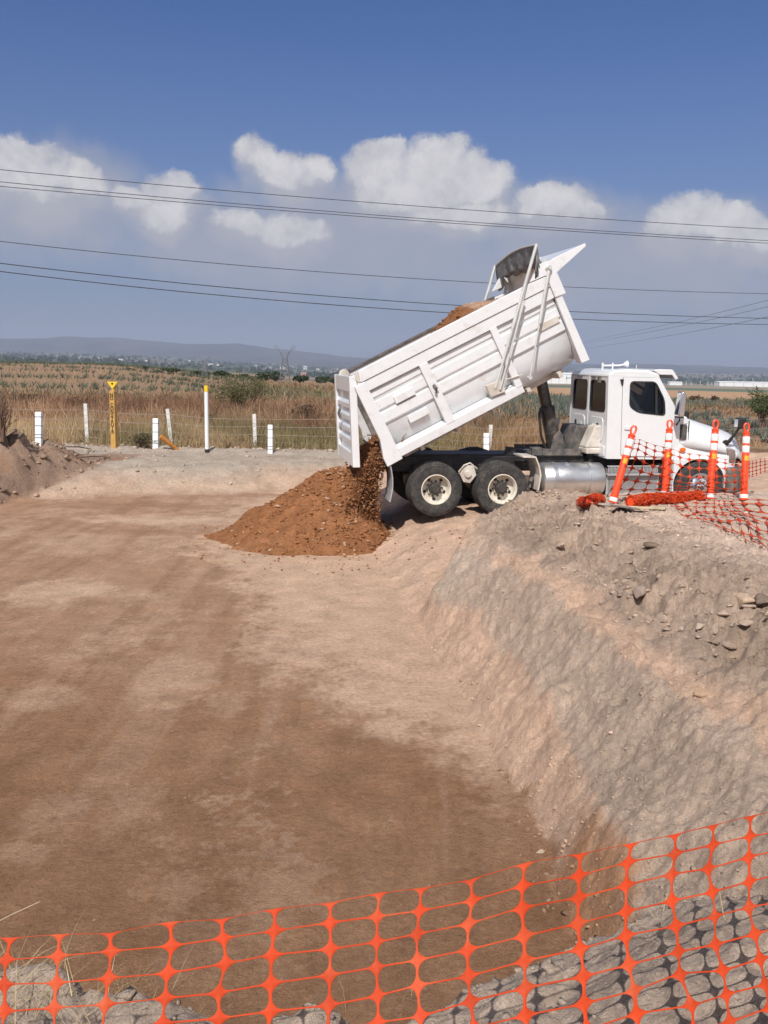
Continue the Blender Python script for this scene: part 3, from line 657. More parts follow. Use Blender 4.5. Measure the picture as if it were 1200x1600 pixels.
# the tarp: sheet from the bow back to its roller, with a hanging skirt
NT = 30; MT = 16; rows = []
pa = Vector(A1f); pb = Vector(A1); ra = Vector(bed(4.20, 1.05, 2.02)); rb = Vector(bed(4.20, -1.05, 2.02))
for j in range(MT):
    t = j / (MT - 1); row = []
    for i in range(NT):
        s = i / (NT - 1); bow = pa.lerp(pb, s) + Vector((0, 0, .10 * math.sin(math.pi * s))); rol = ra.lerp(rb, s)
        p = bow.lerp(rol, t) + Vector((0, 0, -.22 * math.sin(math.pi * t) * (.6 + .4 * math.sin(math.pi * s)) + .03 * math.sin(s * 23 + t * 5) * math.sin(math.pi * t)))
        row.append(tuple(p))
    rows.append(row)
b = MB(); b.grid(rows)
sk = []
for j in range(9):
    t = j / 8; row = []
    for i in range(NT):
        s = i / (NT - 1); p = pa.lerp(pb, s) + Vector((0, 0, .10 * math.sin(math.pi * s)))
        L_ = .36 + .16 * abs(s - .45) ** 1 + .12 * (s < .12) - .05 * math.sin(s * 9)
        row.append((p.x + .045 * math.sin(s * 31) * t + .10 * t, p.y + .02 * math.sin(s * 17 + t * 3), p.z - L_ * t))
    sk.append(row)
b.grid(sk)
side = [[tuple(Vector(rows[j][-1]) + Vector((.02 * math.sin(j * 2) * k, 0, -.13 * k * (1 + .4 * math.sin(j * .9))))) for k in range(4)] for j in range(MT)]
b.grid(side)
b.build('tarp', M['tarp'], truck, smooth=True, solid=.012)
b = MB(); b.tube([tuple(pa.lerp(pb, s / 12) + Vector((0, 0, .10 * math.sin(math.pi * s / 12) - .015))) for s in range(13)], .02, 6)
b.tube([bed(4.2, -1.1, 2.06), bed(4.2, 1.1, 2.06)], .06, 10); b.build('tarp_bow', M['pole'], truck)

# ---- chassis
b = MB()
for y in (-.43, .43): b.box(-1.15, 6.2, y - .045, y + .045, .80, 1.10)
for x in (-1.1, -.2, .67, 1.6, 2.6, 3.5, 4.6): b.box(x, x + .1, -.385, .385, .84, 1.06)
b.box(-1.1, 2.1, -.39, .39, 1.08, 1.14)
for x in (-.35, 1.0):      # suspension seats behind the wheels
    b.box(x, x + .35, -.62, -.48, .62, .95); b.box(x, x + .35, .48, .62, .62, .95)
chassis = b.build('chassis', M['black'], truck, bevel=.01)
b = MB(); b.prism([(-.75, 1.12), (-.2, 1.2), (-.0, 1.22), (.25, 1.17), (.35, 1.11)], .52, .62, XZ); b.build('inner_fender', M['black'], truck, bevel=.01); b = MB(); b.prism([(.85, 1.12), (1.1, 1.19), (1.3, 1.2), (1.55, 1.12)], .52, .62, XZ); b.build('inner_fender', M['black'], truck, bevel=.01); b = MB(); b.prism([(1.63, 1.10), (1.68, 1.28), (1.82, 1.27), (1.84, 1.10)], -.40, -.2, XZ)
b.build('frame_bracket', M['black'], truck, bevel=.01)
for x in (0, 1.34):
    b = MB(); b.tube([(x, -.95, .525), (x, .95, .525)], .09, 12); b.lathe([(.02, -.22), (.18, -.16), (.25, 0), (.18, .16), (.02, .22)], 20, lambda r, a, h, x=x: (x + r * math.cos(a), h, .525 + r * math.sin(a))); b.build('axle', M['grime'], truck, smooth=True)
b = MB(); b.tube([(5.55, -.95, .5), (5.55, .95, .5)], .07, 10); b.box(5.1, 6.0, -.5, -.42, .5, .56); b.box(5.1, 6.0, .42, .5, .5, .56); b.build('axle', M['grime'], truck)
b = MB()   # suspension arm between the rear wheels
b.prism([(.52, .80), (.62, .98), (.80, .96), (.86, .78), (.74, .62), (.60, .64)], -.98, -.85, XZ); b.tube([(.68, -1.02, .80), (.68, -.84, .80)], .07, 10); b.tube([(.50, -.95, .84), (.60, -1.0, .98), (.72, -.97, 1.02), (.88, -.95, .90)], .02, 6); b.build('suspension_bracket', M['dustwhite'], truck, bevel=.01)
# wheels: local y axis = axle, outside towards -y
def wheel_proto(kind):
    w = empty('wheel'); Y3 = lambda r, a, h: (r * math.cos(a), h, r * math.sin(a))
    t = MB(); tp = [(.30, -.115), (.33, -.128), (.42, -.138), (.475, -.130), (.505, -.112), (.521, -.085), (.526, -.05), (.513, -.047), (.513, -.038), (.527, -.035), (.528, .0), (.527, .035), (.513, .038), (.513, .047), (.526, .05), (.521, .085), (.505, .112), (.475, .130), (.42, .138), (.33, .128), (.30, .115)]
    t.lathe(tp, 64, Y3)
    for k in range(60):   # shoulder lugs
        a = 2 * math.pi * k / 60
        for h0, h1 in ((-.125, -.088), (.088, .125)):
            c_, s_ = math.cos(a), math.sin(a); da = .030
            pts = [Y3(r, a + d, h) for h in (h0, h1) for r, d in ((.49, -da), (.49, da), (.528 if abs(h) < .1 else .512, da), (.528 if abs(h) < .1 else .512, -da))]
            t._add(pts, [(0, 1, 2, 3), (4, 7, 6, 5), (0, 4, 5, 1), (1, 5, 6, 2), (2, 6, 7, 3), (3, 7, 4, 0)])
    t.lathe([(.455, -.1405), (.462, -.1425), (.468, -.140)], 64, Y3); t.lathe([(.345, -.131), (.352, -.134), (.358, -.132)], 64, Y3)
    t.build('tyre', M['rubber'], w, smooth=True)
    r = MB()
    if kind == 'rear':   # deep dish
        r.lathe([(.30, -.10), (.298, -.125), (.283, -.128), (.278, -.10), (.262, -.085), (.255, .03), (.245, .045), (.165, .05), (.16, .05), (.0, .05)], 48, Y3)
    elif kind == 'front':
        r.lathe([(.30, -.10), (.298, -.128), (.284, -.13), (.275, -.11), (.25, -.10), (.235, -.085), (.20, -.10), (.165, -.135), (.12, -.14), (.0, -.14)], 48, Y3)
    else:
        r.lathe([(.30, .0), (.1, 0), (0, 0)], 32, Y3)
    r.build('rim', M['chrome' if kind == 'front' else 'rim'], w, smooth=True)
    if kind != 'inner':
        h = MB(); yo = .05 if kind == 'rear' else -.14
        if kind == 'rear':
            h.lathe([(.118, .055), (.118, -.04), (.105, -.06), (.075, -.07), (.07, -.10), (.0, -.10)], 24, Y3)
            for k in range(8):
                a = 6.283 * k / 8; h.lathe([(.018, 0), (.018, -.02), (0, -.02)], 6, lambda q, w_, z, a=a: (.09 * math.cos(a) + q * math.cos(w_), -.06 + z, .09 * math.sin(a) + q * math.sin(w_)))
        else:
            h.lathe([(.08, -.14), (.075, -.19), (.05, -.205), (0, -.205)], 20, Y3)
        for k in range(10):
            a = 6.283 * k / 10; rr = .152 if kind == 'rear' else .14
            h.lathe([(.019, yo + .01), (.019, yo - .03), (.012, yo - .045), (0, yo - .045)], 6, lambda q, w_, z, a=a, rr=rr: (rr * math.cos(a) + q * math.cos(w_), z, rr * math.sin(a) + q * math.sin(w_)))
        h.build('hub', M['hub' if kind == 'rear' else 'chrome'], w, smooth=False)
        nh = 5 if kind == 'rear' else 10
        for k in range(nh):
            o_ = MB(); a = 6.283 * (k + .12) / nh; rc = .207 if kind == 'rear' else .222; rd = .030 if kind == 'rear' else .022
            yy = .044 if kind == 'rear' else -.098
            o_.lathe([(rd, yy), (rd * .9, yy - .004), (0, yy - .004)], 14, lambda q, w_, z, a=a, rc=rc: (rc * math.cos(a) + q * math.cos(w_) * (math.cos(a) ** 2 * 1.0 + math.sin(a) ** 2 * 1.25), z, rc * math.sin(a) + q * math.sin(w_) * (math.sin(a) ** 2 + math.cos(a) ** 2 * 1.25)))
            o_.build('hand_hole', M['seal'], w)
    return w
used = set()
def put_wheel(proto, x, y, rot=0, flip=False, z=.525):
    w = proto if proto not in used else copy_tree(proto); used.add(proto); w.parent = truck; w.location = (x, y, z)
    w.rotation_euler = (0, rot, math.pi if flip else 0); return w
wr, wi, wf = wheel_proto('rear'), wheel_proto('inner'), wheel_proto('front')
for i, x in enumerate((0, 1.34)):
    put_wheel(wr, x, -1.08, .5 + 1.3 * i); put_wheel(wi, x, -.79, .3); put_wheel(wr, x, 1.08, .2 + i, True); put_wheel(wi, x, .79, .1, True)
put_wheel(wf, 5.55, -1.04, .1); put_wheel(wf, 5.55, 1.04, .7, True)
# mud flaps
for (x, y, m, z0, z1, w2, bend) in ((-.92, -.95, 'greyflap', .30, 1.0, .30, .05), (-1.0, .75, 'flap', .45, 1.14, .3, .12)):
    b = MB(); P = [[(x + bend * math.sin(math.pi * k / 6), y + d, z1 + (z0 - z1) * k / 6) for d in (-w2, w2)] for k in range(7)]
    b.grid(P).build('mud_flap', M[m], truck, solid=.02)
b = MB(); b.tube([(-1.05, -1.05, 1.0), (-1.05, 1.05, 1.0)], .035, 8); b.box(-1.12, -1.02, -.5, .5, .72, 1.0); b.build('rear_crossbar', M['black'], truck)
# quarter fender ahead of the rear wheels
b = MB(); pr = [(1.72, 1.17), (1.98, 1.16), (2.06, .98), (2.10, .80), (2.06, .50)]
b.grid([[(x, y, z) for y in (-1.24, -.62)] for x, z in pr]); b.build('quarter_fender', M['dustwhite'], truck, solid=.03)
b = MB(); b.tube([(1.95, -1.1, .70), (2.25, -.45, .72)], .04, 8); b.tube([(1.95, -.65, 1.0), (2.2, -.45, 1.0)], .03, 8); b.build('fender_bracket', M['grime'], truck)
# ---- hoist
b = MB(); b.box(2.1, 3.25, -.52, .52, 1.10, 1.19); b.box(2.12, 2.34, -.60, -.40, 1.13, 1.29); b.box(2.36, 3.2, -.56, -.5, 1.12, 1.26); b.box(2.1, 3.2, .50, .56, 1.12, 1.26); b.build('hoist_base', M['grime'], truck, bevel=.012)
hb = Vector((2.84, 0, 1.16)); ht = Vector((2.36, 0, 3.0)); hv = ht - hb
b = MB(); b.tube([tuple(hb), tuple(hb + hv * .50)], .155, 24); b.tube([tuple(hb + hv * .485), tuple(hb + hv * .505)], .165, 24); hoist = b.build('hoist_cylinder', M['cyl'], truck, smooth=True)
b = MB(); b.tube([tuple(hb + hv * .5), tuple(ht)], .118, 24); b.build('piston', M['cyl'], hoist, smooth=True)
for y0 in (-.2, .16): b = MB(); b.prism([(2.66, 1.18), (2.96, 1.18), (2.92, 1.5), (2.84, 1.62), (2.72, 1.5)], y0, y0 + .04, XZ); b.build('cylinder_bracket', M['grime'], hoist, bevel=.01)
b = MB(); b.tube([(2.55, -.25, 1.2), (2.42, -.25, 1.5), (2.36, -.25, 1.95), (2.42, -.2, 2.08), (2.55, -.15, 2.05)], .028, 8); b.build('hose', M['seal'], hoist, smooth=True)
# ---- fuel tank and steps
TK = lambda r, a, h: (h, -.87 + r * math.cos(a), .68 + r * math.sin(a))
b = MB(); b.lathe([(0, 2.19), (.26, 2.20), (.315, 2.215), (.335, 2.24), (.335, 3.46), (.315, 3.49), (.26, 3.5), (0, 3.5)], 48, TK); tank = b.build('fuel_tank', M['alu'], truck, smooth=True)
for x in (2.42, 3.17): MB().lathe([(.338, x), (.349, x + .005), (.349, x + .08), (.338, x + .085)], 48, TK).build('tank_strap', M['grime' if x > 9 else 'alu'], tank, smooth=True)
b = MB(); b.tube([(2.75, -.95, 1.0), (2.75, -.97, 1.05)], .06, 14); b.build('filler_cap', M['chrome'], tank)
b = MB(); b.box(2.5, 3.45, -.75, -.46, .4, .5); b.box(2.15, 3.3, -.5, -.46, .3, 1.0); b.build('tank_bracket', M['black'], truck)
b = MB(); b.box(3.56, 4.70, -1.0, -.5, .36, .90); b.box(3.5, 4.72, -1.08, -.5, .30, .36); stepbox = b.build('step_box', M['grime'], truck, bevel=.01)
b = MB()
for i in range(46): x = 3.60 + i * .0239; b.box(x, x + .008, -1.034, -1.022, .39, .76)
for i in range(16): z = .395 + i * .0235; b.box(3.59, 4.69, -1.038, -1.030, z, z + .007)
b.box(3.57, 3.60, -1.03, -1.003, .38, .765); b.box(4.67, 4.70, -1.03, -1.003, .38, .765); b.build('step_mesh', M['mesh'], stepbox)
b = MB(); b.box(3.55, 4.72, -1.12, -.8, .775, .80); b.box(3.55, 4.72, -1.13, -.85, .345, .37)
for i in range(30): x = 3.58 + i * .038; b.box(x, x + .016, -1.124, -.82, .802, .812)
for i in range(36): x = 3.6 + i * .03; b.box(x, x + .012, -1.03, -1.015, .82, .96)
b.box(3.58, 4.70, -1.012, -1.001, .945, .965); b.build('step_plate', M['mesh'], stepbox, bevel=.003)
b = MB(); b.tube([(4.74, -.9, .5), (4.74, -.9, 1.0)], .07, 12); b.box(4.72, 5.0, -.9, -.5, .45, .95); b.build('battery_box', M['black'], truck)
# ---- deck between hoist and cab
b = MB(); b.prism([(2.98, 1.22), (3.62, 1.22), (3.45, 1.72), (3.15, 1.72)], -.35, .50, XZ); deck = b.build('deck_cover', M['grime'], truck, bevel=.015)
b = MB(); b.prism([(2.92, 1.2), (2.99, 1.2), (3.12, 1.82), (3.06, 1.82)], .5, .8, XZ); b.build('deck_plate', M['dustwhite'], truck, bevel=.01)
b = MB(); b.prism([(3.20, 1.30), (3.60, 1.30), (3.60, 1.78), (3.38, 1.74)], -.75, -.36, XZ); b.box(3.2, 3.5, -.8, -.36, 1.18, 1.30); b.build('cab_support', M['dustwhite'], truck, bevel=.03)
b = MB()
for k in range(5): b.tube([(3.36 + .13 * math.cos(w) * .5, -.62 + .065 * math.sin(w), 1.0 + .035 * k) for w in [6.283 * j / 12 for j in range(13)]], .012, 6)
b.tube([(3.36, -.62, .9), (3.36, -.62, 1.25)], .04, 8); b.build('air_spring', M['black'], truck)
b = MB()
for y in (.0, -.2): b = MB(); b.tube([(3.2, y, 1.3), (3.3, y, 1.5), (3.45, y, 1.35), (3.52, y, 1.6)], .018, 6); b.build('air_hose', M['seal'], truck, smooth=True)

# ---- cab
CW = 1.06
def cabside(s): return lambda p, q, a: (p, s * (a - .055 * (q - 1.1) / 1.75), q)
outline = rpoly([(3.52, 1.11), (3.50, 2.78), (4.56, 2.78), (5.09, 1.96), (5.07, 1.09)], .03, 3)
hole = rpoly([(3.965, 2.655), (4.50, 2.655), (4.705, 2.30), (4.735, 1.985), (4.16, 2.04), (3.965, 2.16)], .09, 6)
b = MB()
for s in (-1, 1): b.panel(outline, [hole], CW - .05, CW, cabside(s))
# back wall with two window openings
w1 = rpoly([(.08, 2.03), (.90, 2.03), (.86, 2.67), (.08, 2.67)], .10, 5); w2 = rpoly([(-.90, 2.03), (-.08, 2.03), (-.08, 2.67), (-.86, 2.67)], .10, 5)
b.panel([(-1.012, 1.12), (1.012, 1.12), (.962, 2.76), (-.962, 2.76)], [w1, w2], 3.515, 3.56, YZ)
b.box(3.56, 5.05, -.99, .99, 1.10, 1.16); b.box(5.03, 5.06, -.98, .98, 1.16, 1.93)
cab = b.build('cab', M['cabwhite'], truck)
b = MB(); b.prism([(3.50, 2.72), (3.51, 2.80), (3.60, 2.875), (3.9, 2.90), (4.35, 2.885), (4.58, 2.82), (4.62, 2.72)], -1.01, 1.01, XZ); b.build('roof', M['cabwhite'], cab, bevel=.07, smooth=True)
for w_ in (w1, w2): b = MB(); b.panel(w_, [], 3.535, 3.545, YZ); b.build('rear_window', M['glassdark'], cab)
b = MB()
def ring(poly, r0, m, a0, a1):
    cx = sum(p[0] for p in poly) / len(poly); cz = sum(p[1] for p in poly) / len(poly)
    inn = [(cx + (x - cx) * r0, cz + (z - cz) * r0) for x, z in poly]; b.panel(poly, [inn], a0, a1, m)
for w_ in (w1, w2): b = MB(); ring(w_, .93, YZ, 3.508, 3.53); b.build('rear_window_seal', M['seal'], cab)
for s in (-1, 1):
    door = rpoly([(3.83, 1.17), (3.80, 2.74), (4.50, 2.74), (4.99, 1.98), (4.97, 1.20), (4.90, 1.15)], .05, 4)
    b = MB(); b.panel(door, [hole], CW + .002, CW + .020, cabside(s)); b.build('door', M['cabwhite'], cab, bevel=.006)
    b = MB(); ring([(4.4 + (x - 4.4) * 1.008, 1.95 + (z - 1.95) * 1.006) for x, z in door], .982, cabside(s), CW + .0005, CW + .004); b.build('door_seam', M['seal'], cab)
    b = MB(); ring([(4.36 + (x - 4.36) * 1.035, 2.33 + (z - 2.33) * 1.035) for x, z in hole], .93, cabside(s), CW + .012, CW + .027); b.build('door_window_seal', M['seal'], cab)
    b = MB(); b.panel([(4.36 + (x - 4.36) * .985, 2.33 + (z - 2.33) * .985) for x, z in hole], [], CW - .02, CW - .014, cabside(s)); b.build('door_window', M['glass'], cab)
    b = MB(); b.prism([(4.50, 2.64), (4.54, 2.64), (4.58, 2.0), (4.53, 2.0)], CW - .03, CW + .012, cabside(s)); b.build('vent_window_bar', M['seal'], cab)
    b = MB(); b.prism(rpoly([(3.87, 1.70), (4.03, 1.70), (4.03, 1.76), (3.87, 1.76)], .02), CW + .015, CW + .045, cabside(s)); b.build('door_handle', M['seal' if s > 0 else 'cabwhite'], cab)
    b = MB(); b.prism([(3.74, 2.70), (3.82, 2.70), (3.81, 2.58), (3.78, 2.57)], CW + .002, CW + .03, cabside(s)); b.build('vent_cowl', M['seal'], cab, bevel=.01)
b = MB()
for (y, z0, z1) in ((.62, 1.52, 1.80), (-.58, 1.50, 1.80)): b = MB(); b.prism(rpoly([(y - .055, z0), (y + .055, z0), (y + .055, z1), (y - .055, z1)], .03), 3.495, 3.512, YZ); b.build('rear_vent', M['seal'], cab)
b = MB()
for y in (.33, -.33):
    b.lathe([(.085, 3.513), (.085, 3.497), (.06, 3.49), (0, 3.49)], 20, lambda r, a, h, y=y: (h, y + r * math.cos(a), 1.70 + r * math.sin(a)))
b.prism(rpoly([(-.84, 1.42), (-.14, 1.42), (-.14, 1.92), (-.84, 1.92)], .12), 3.498, 3.514, YZ); b.prism(rpoly([(.14, 1.42), (.84, 1.42), (.84, 1.92), (.14, 1.92)], .12), 3.498, 3.514, YZ)
b.prism(rpoly([(-.98, 1.14), (-.2, 1.14), (-.28, 1.36), (-.98, 1.36)], .06), 3.49, 3.514, YZ)
b.prism([(-.02, 1.2), (.02, 1.2), (.03, 2.75), (-.03, 2.75)], 3.502, 3.514, YZ)
b.build('rear_embossing', M['cabwhite'], cab, bevel=.006)
b = MB()
for y in (.5, -.25): b = MB(); b.box(3.485, 3.515, y - .12, y + .12, 2.715, 2.735); b.build('rear_lamp', M['grime'], cab)
b = MB(); b.box(3.47, 3.52, -.62, -.52, 2.62, 2.74); b.build('work_lamp', M['grime'], cab)
b = MB(); ws = [(4.575, 2.76), (5.10, 1.945), (5.085, 1.935), (4.56, 2.75)]; b.prism(ws, -.93, .93, XZ); b.build('windshield', M['glass'], cab)
b = MB()
for s in (-1, 1): b = MB(); b.prism([(4.565, 2.775), (5.105, 1.95), (5.08, 1.94), (4.54, 2.77)], s * .93, s * 1.0, XZ); b.build('windshield_pillar', M['cabwhite'], cab)
b = MB(); b.box(3.70, 4.15, -.85, -.25, 1.2, 1.62); b.box(3.62, 3.78, -.85, -.25, 1.6, 2.35); b.box(3.70, 4.15, .25, .85, 1.2, 1.62); b.box(3.62, 3.78, .25, .85, 1.6, 2.35); b.box(4.62, 5.02, -.95, .95, 1.5, 1.93); b.box(3.56, 4.5, -.95, .95, 2.69, 2.716)
b.tube([(4.5 + .02 * math.sin(w), .5 + .2 * math.cos(w), 1.95 + .2 * math.sin(w)) for w in [6.283 * j / 16 for j in range(17)]], .016, 6)
b.box(3.565, 3.60, -.95, .95, 1.2, 2.68); b.build('interior', M['interior'], cab)
# sun visor, horn rail, antenna
b = MB()
b.prism([(4.44, 2.885), (4.62, 2.905), (4.87, 2.90), (5.00, 2.73), (4.94, 2.70), (4.86, 2.80), (4.60, 2.80)], -1.0, -.97, XZ); b.prism([(4.44, 2.885), (4.62, 2.905), (4.87, 2.90), (5.00, 2.73), (4.94, 2.70), (4.86, 2.80), (4.60, 2.80)], .97, 1.0, XZ)
b.prism([(4.44, 2.888), (4.62, 2.91), (4.87, 2.905), (5.005, 2.73), (4.98, 2.72), (4.86, 2.885), (4.62, 2.89), (4.44, 2.87)], -.97, .97, XZ); b.build('sun_visor', M['cabwhite'], cab, bevel=.008)
b = MB(); b.tube([(3.62, -.35, 2.96), (4.0, -.35, 2.97), (4.12, -.35, 2.99)], .02, 8); b.tube([(4.1, -.35, 2.99), (4.18, -.35, 3.0)], [.03, .075], 14); b.tube([(3.64, -.35, 2.85), (3.64, -.35, 3.02)], .022, 8); b.tube([(3.86, -.35, 2.86), (3.86, -.35, 3.02)], .018, 8); b.build('air_horn', M['cabwhite'], cab, smooth=True)
b = MB(); b.tube([(4.36, -.4, 2.85), (4.36, -.4, 2.99)], .01, 6); b.build('antenna', M['pole'], cab)
# mirrors
for s in (-1, 1):
    b = MB(); b.prism(rpoly([(4.83, 1.98), (4.97, 1.98), (4.99, 2.42), (4.95, 2.48), (4.88, 2.48)], .05), s * 1.22, s * 1.42, XZ); mir = b.build('mirror', M['chrome'], truck, bevel=.03, smooth=True)
    b = MB(); b.tube([(4.95, s * 1.05, 2.2), (4.93, s * 1.3, 2.12), (4.93, s * 1.3, 1.9), (5.0, s * 1.05, 1.8)], .018, 6); b.prism([(4.85, 1.955), (4.96, 1.955), (4.96, 1.985), (4.85, 1.985)], s * 1.23, s * 1.41, XZ); b.build('mirror_arm', M['seal'], mir)
# ---- hood
stn = [(5.09, 2.02, 1.36, 1.01, .72), (5.40, 1.945, 1.32, 1.04, .72), (5.75, 1.835, 1.28, 1.05, .72), (6.10, 1.735, 1.22, 1.03, .70), (6.38, 1.655, 1.15, .96, .64), (6.56, 1.575, 1.08, .86, .56), (6.68, 1.46, 1.02, .74, .48), (6.74, 1.30, .98, .66, .42)]
b = MB(); rows = []
for x, zt, zb, w, wt in stn:
    half = [(0, zt), (wt * .6, zt - .008), (wt, zt - .05), (wt + .5 * (w - wt), zt - .16), (w - .02, zt - .33), (w, (zt - .33 + zb) / 2), (w + .01, zb)]
    rows.append([(x, -y, z) for y, z in half[::-1]] + [(x, y, z) for y, z in half[1:]])
b.grid(rows); b._add(rows[-1], [tuple(range(len(rows[-1])))]); hood = b.build('hood', M['cabwhite'], truck, smooth=True, solid=.012)
arch = [(5.55 + .575 * math.cos(R(a)), .58 + .53 * math.sin(R(a))) for a in range(176, -12, -8)]
fo = [(5.02, 1.42), (4.97, 1.1), (4.96, .40), (5.0, .38)] + arch + [(6.20, .50), (6.37, .92), (6.42, 1.2), (6.37, 1.33), (6.0, 1.42), (5.5, 1.52)]
for s in (-1, 1):
    b = MB(); b.panel(fo, [], .97, 1.12, lambda p, q, a, s=s: (p, s * (a - .10 * sm(1.15, 1.5, q) - .12 * sm(6.0, 6.42, p)), q)); b.build('fender', M['cabwhite'], hood, bevel=.03, smooth=True)
    b = MB(); b.lathe([(.06, 0), (.06, .012), (.035, .02), (0, .02)], 16, lambda r, a, h, s=s: (5.14 + 1.1 * r * math.cos(a), s * (1.105 + h), 1.30 + .75 * r * math.sin(a))); b.build('marker_lamp', M['amber'], hood, smooth=True)
    b = MB(); b.prism(rpoly([(6.2, 1.0), (6.40, 1.02), (6.36, 1.3), (6.14, 1.34)], .05), s * .90, s * 1.03, XZ); b.build('headlight', M['chrome'], hood, bevel=.02)
    # cowl notch with the air intake
    b = MB(); b.prism(rpoly([(5.11, 1.50), (5.24, 1.50), (5.24, 1.80), (5.12, 1.80)], .03), s * .96, s * 1.055, XZ); b.build('intake', M['grime'], hood, bevel=.008)
    b = MB(); b.prism([(5.04, 1.80), (5.28, 1.80), (5.24, 1.96), (5.06, 2.0)], s * .80, s * 1.03, XZ); b.build('cowl', M['cabwhite'], hood, bevel=.03)
b = MB()
for x in (5.285,): b.prism([(x, 1.3), (x + .008, 1.3), (x + .008, 1.88), (x, 1.88)], -1.035, -1.0, XZ); 
b.build('hood_seam', M['seal'], hood)
b = MB(); b.prism([(6.72, .95), (6.775, .95), (6.75, 1.32), (6.71, 1.32)], -.45, .45, XZ); b.build('grille', M['seal'], hood)
b = MB(); b.prism(rpoly([(6.15, -1.16), (6.40, -1.16), (6.62, -.95), (6.80, -.5), (6.84, 0), (6.80, .5), (6.62, .95), (6.40, 1.16), (6.15, 1.16)], .06), .40, .93, XY); b.build('bumper', M['grime'], truck, bevel=.05, smooth=True)
for s in (-1, 1):
    b = MB(); b.tube([(6.14, s * .98, 1.42), (6.19, s * 1.05, 1.47), (6.24, s * 1.12, 1.60), (6.32, s * 1.18, 1.76)], [.05, .04, .025, .022], 8); b.lathe([(.0, -.03), (.07, -.02), (.075, 0), (.06, .02)], 12, lambda r, a, h, s=s: (6.14 + r * math.cos(a), s * 1.0 + h * s, 1.42 + r * math.sin(a))); hm = b.build('hood_mirror', M['seal'], truck, smooth=True)
    b = MB(); b.prism(rpoly([(6.24, 1.74), (6.42, 1.74), (6.42, 1.96), (6.24, 1.96)], .04), s * 1.10, s * 1.26, XZ); b.build('mirror_shell', M['seal'], hm, bevel=.03, smooth=True)
    b = MB(); b.prism(rpoly([(1.12 * s, 1.77), (1.24 * s, 1.77), (1.24 * s, 1.93), (1.12 * s, 1.93)], .02), 6.232, 6.24, YZ); b.build('mirror_glass', M['chrome'], hm)

# ================================================================== LOAD AND FALLING SOIL
def t2w(p):
    c_, s_ = math.cos(TYAW), math.sin(TYAW); return (TRX + p[0] * c_ - p[1] * s_, TRY + p[0] * s_ + p[1] * c_, TRZ + p[2])
us = np.linspace(-.05, 4.0, 120); ys = np.linspace(-1.10, 1.10, 60); UU, YY = np.meshgrid(us, ys)
VV = np.interp(UU, [-.05, .35, .9, 1.45, 2.0, 2.5, 3.0, 3.5, 4.0], [.22, .5, 1.1, 1.60, 1.72, 1.80, 1.80, 1.70, 1.60])
VV = VV + .14 * np.exp(-((UU - 2.6) / .55) ** 2) * (1 - (YY / 1.15) ** 2) - .12 * (YY / 1.1) ** 2 + .05 * fbm(UU * 3, YY * 3, 4, 500) + .02 * fbm(UU * 14, YY * 14, 3, 501)
VV = np.maximum(VV, .1 + .45 * np.clip(np.abs(YY) - .8, 0, 1))
c = np.broadcast_to(C(.28, .125, .056), UU.shape + (3,)).copy(); t = (sm(2.60, 2.78, UU + .1 * fbm(UU * 4, YY * 4, 2, 502)) * .95)[..., None]; c = c * (1 - t) + C(.46, .30, .20) * t
LX = -.75 + UU * bc - VV * bs; LZ = 1.12 + UU * bs + VV * bc
cw, sw = math.cos(TYAW), math.sin(TYAW)
LV = np.stack([TRX + LX * cw - YY * sw, TRY + LX * sw + YY * cw, TRZ + LZ], -1).reshape(-1, 3)
k = len(us); idx = (np.arange(59)[:, None] * k + np.arange(k - 1)[None]).ravel()
load = tag(link('soil_load', np_mesh('soil_load', LV, np.stack([idx, idx + 1, idx + k + 1, idx + k], 1), c.reshape(-1, 3), smooth=True), M['soil']), 'brown and pale soil still heaped inside the raised truck body', 'soil load')
rng = np.random.default_rng(9); ok = np.nonzero((np.abs(YY.ravel()) < 1.02) & (UU.ravel() > .25))[0]; kk = rng.choice(ok, 1500); S = .008 + .05 * rng.random(1500) ** 4
V, Fc, Cc = stones(LV[kk], S, c.reshape(-1, 3)[kk] * rng.uniform(.8, 1.25, (1500, 1)), seed=31); tag(link('clods', np_mesh('clods', V, Fc, Cc), M['rock'], load), kind='stuff')
# stream pouring over the tail
path = np.array([[.15, .55], [-.02, .32], [-.10, .05]]); 
pts = [bed(.30, 0, .45), bed(.05, 0, .30), (-1.00, 0, 1.28), (-1.16, 0, 1.05), (-1.28, 0, .75), (-1.38, 0, .35), (-1.45, 0, -.1)]
px_ = np.array([p[0] for p in pts]); pz_ = np.array([p[2] for p in pts]); tt = np.linspace(0, 1, 7)
T_, Y_ = np.meshgrid(np.linspace(0, 1, 90), np.linspace(-1.08, 1.08, 110))
it = []
for lay, sgn in ((0, 1), (1, -1)):
    thick = np.interp(T_, [0, .3, .6, 1], [.11, .14, .20, .36]) * (1 - .5 * np.abs(Y_ / 1.08) ** 6)
    off = sgn * thick * (1 + .5 * fbm(Y_ * 4, T_ * 5 + lay * 7, 4, 510)) + .05 * fbm(Y_ * 12, T_ * 10 + lay, 3, 511)
    Yq = Y_ * np.interp(T_, [0, .36, .5, 1], [.84, .84, 1, 1]); SX = np.interp(T_, tt, px_) + off * .9; SZ = np.interp(T_, tt, pz_) + off * .3
    P = np.stack([TRX + SX * cw - Yq * sw, TRY + SX * sw + Yq * cw, TRZ + SZ], -1).reshape(-1, 3)
    k = 90; idx = (np.arange(109)[:, None] * k + np.arange(k - 1)[None]).ravel(); f4 = np.stack([idx, idx + 1, idx + k + 1, idx + k], 1)
    it.append((P, np.concatenate([f4[:, [0, 1, 2]], f4[:, [0, 2, 3]]]), np.tile(C(.31, .14, .064), (len(P), 1))))
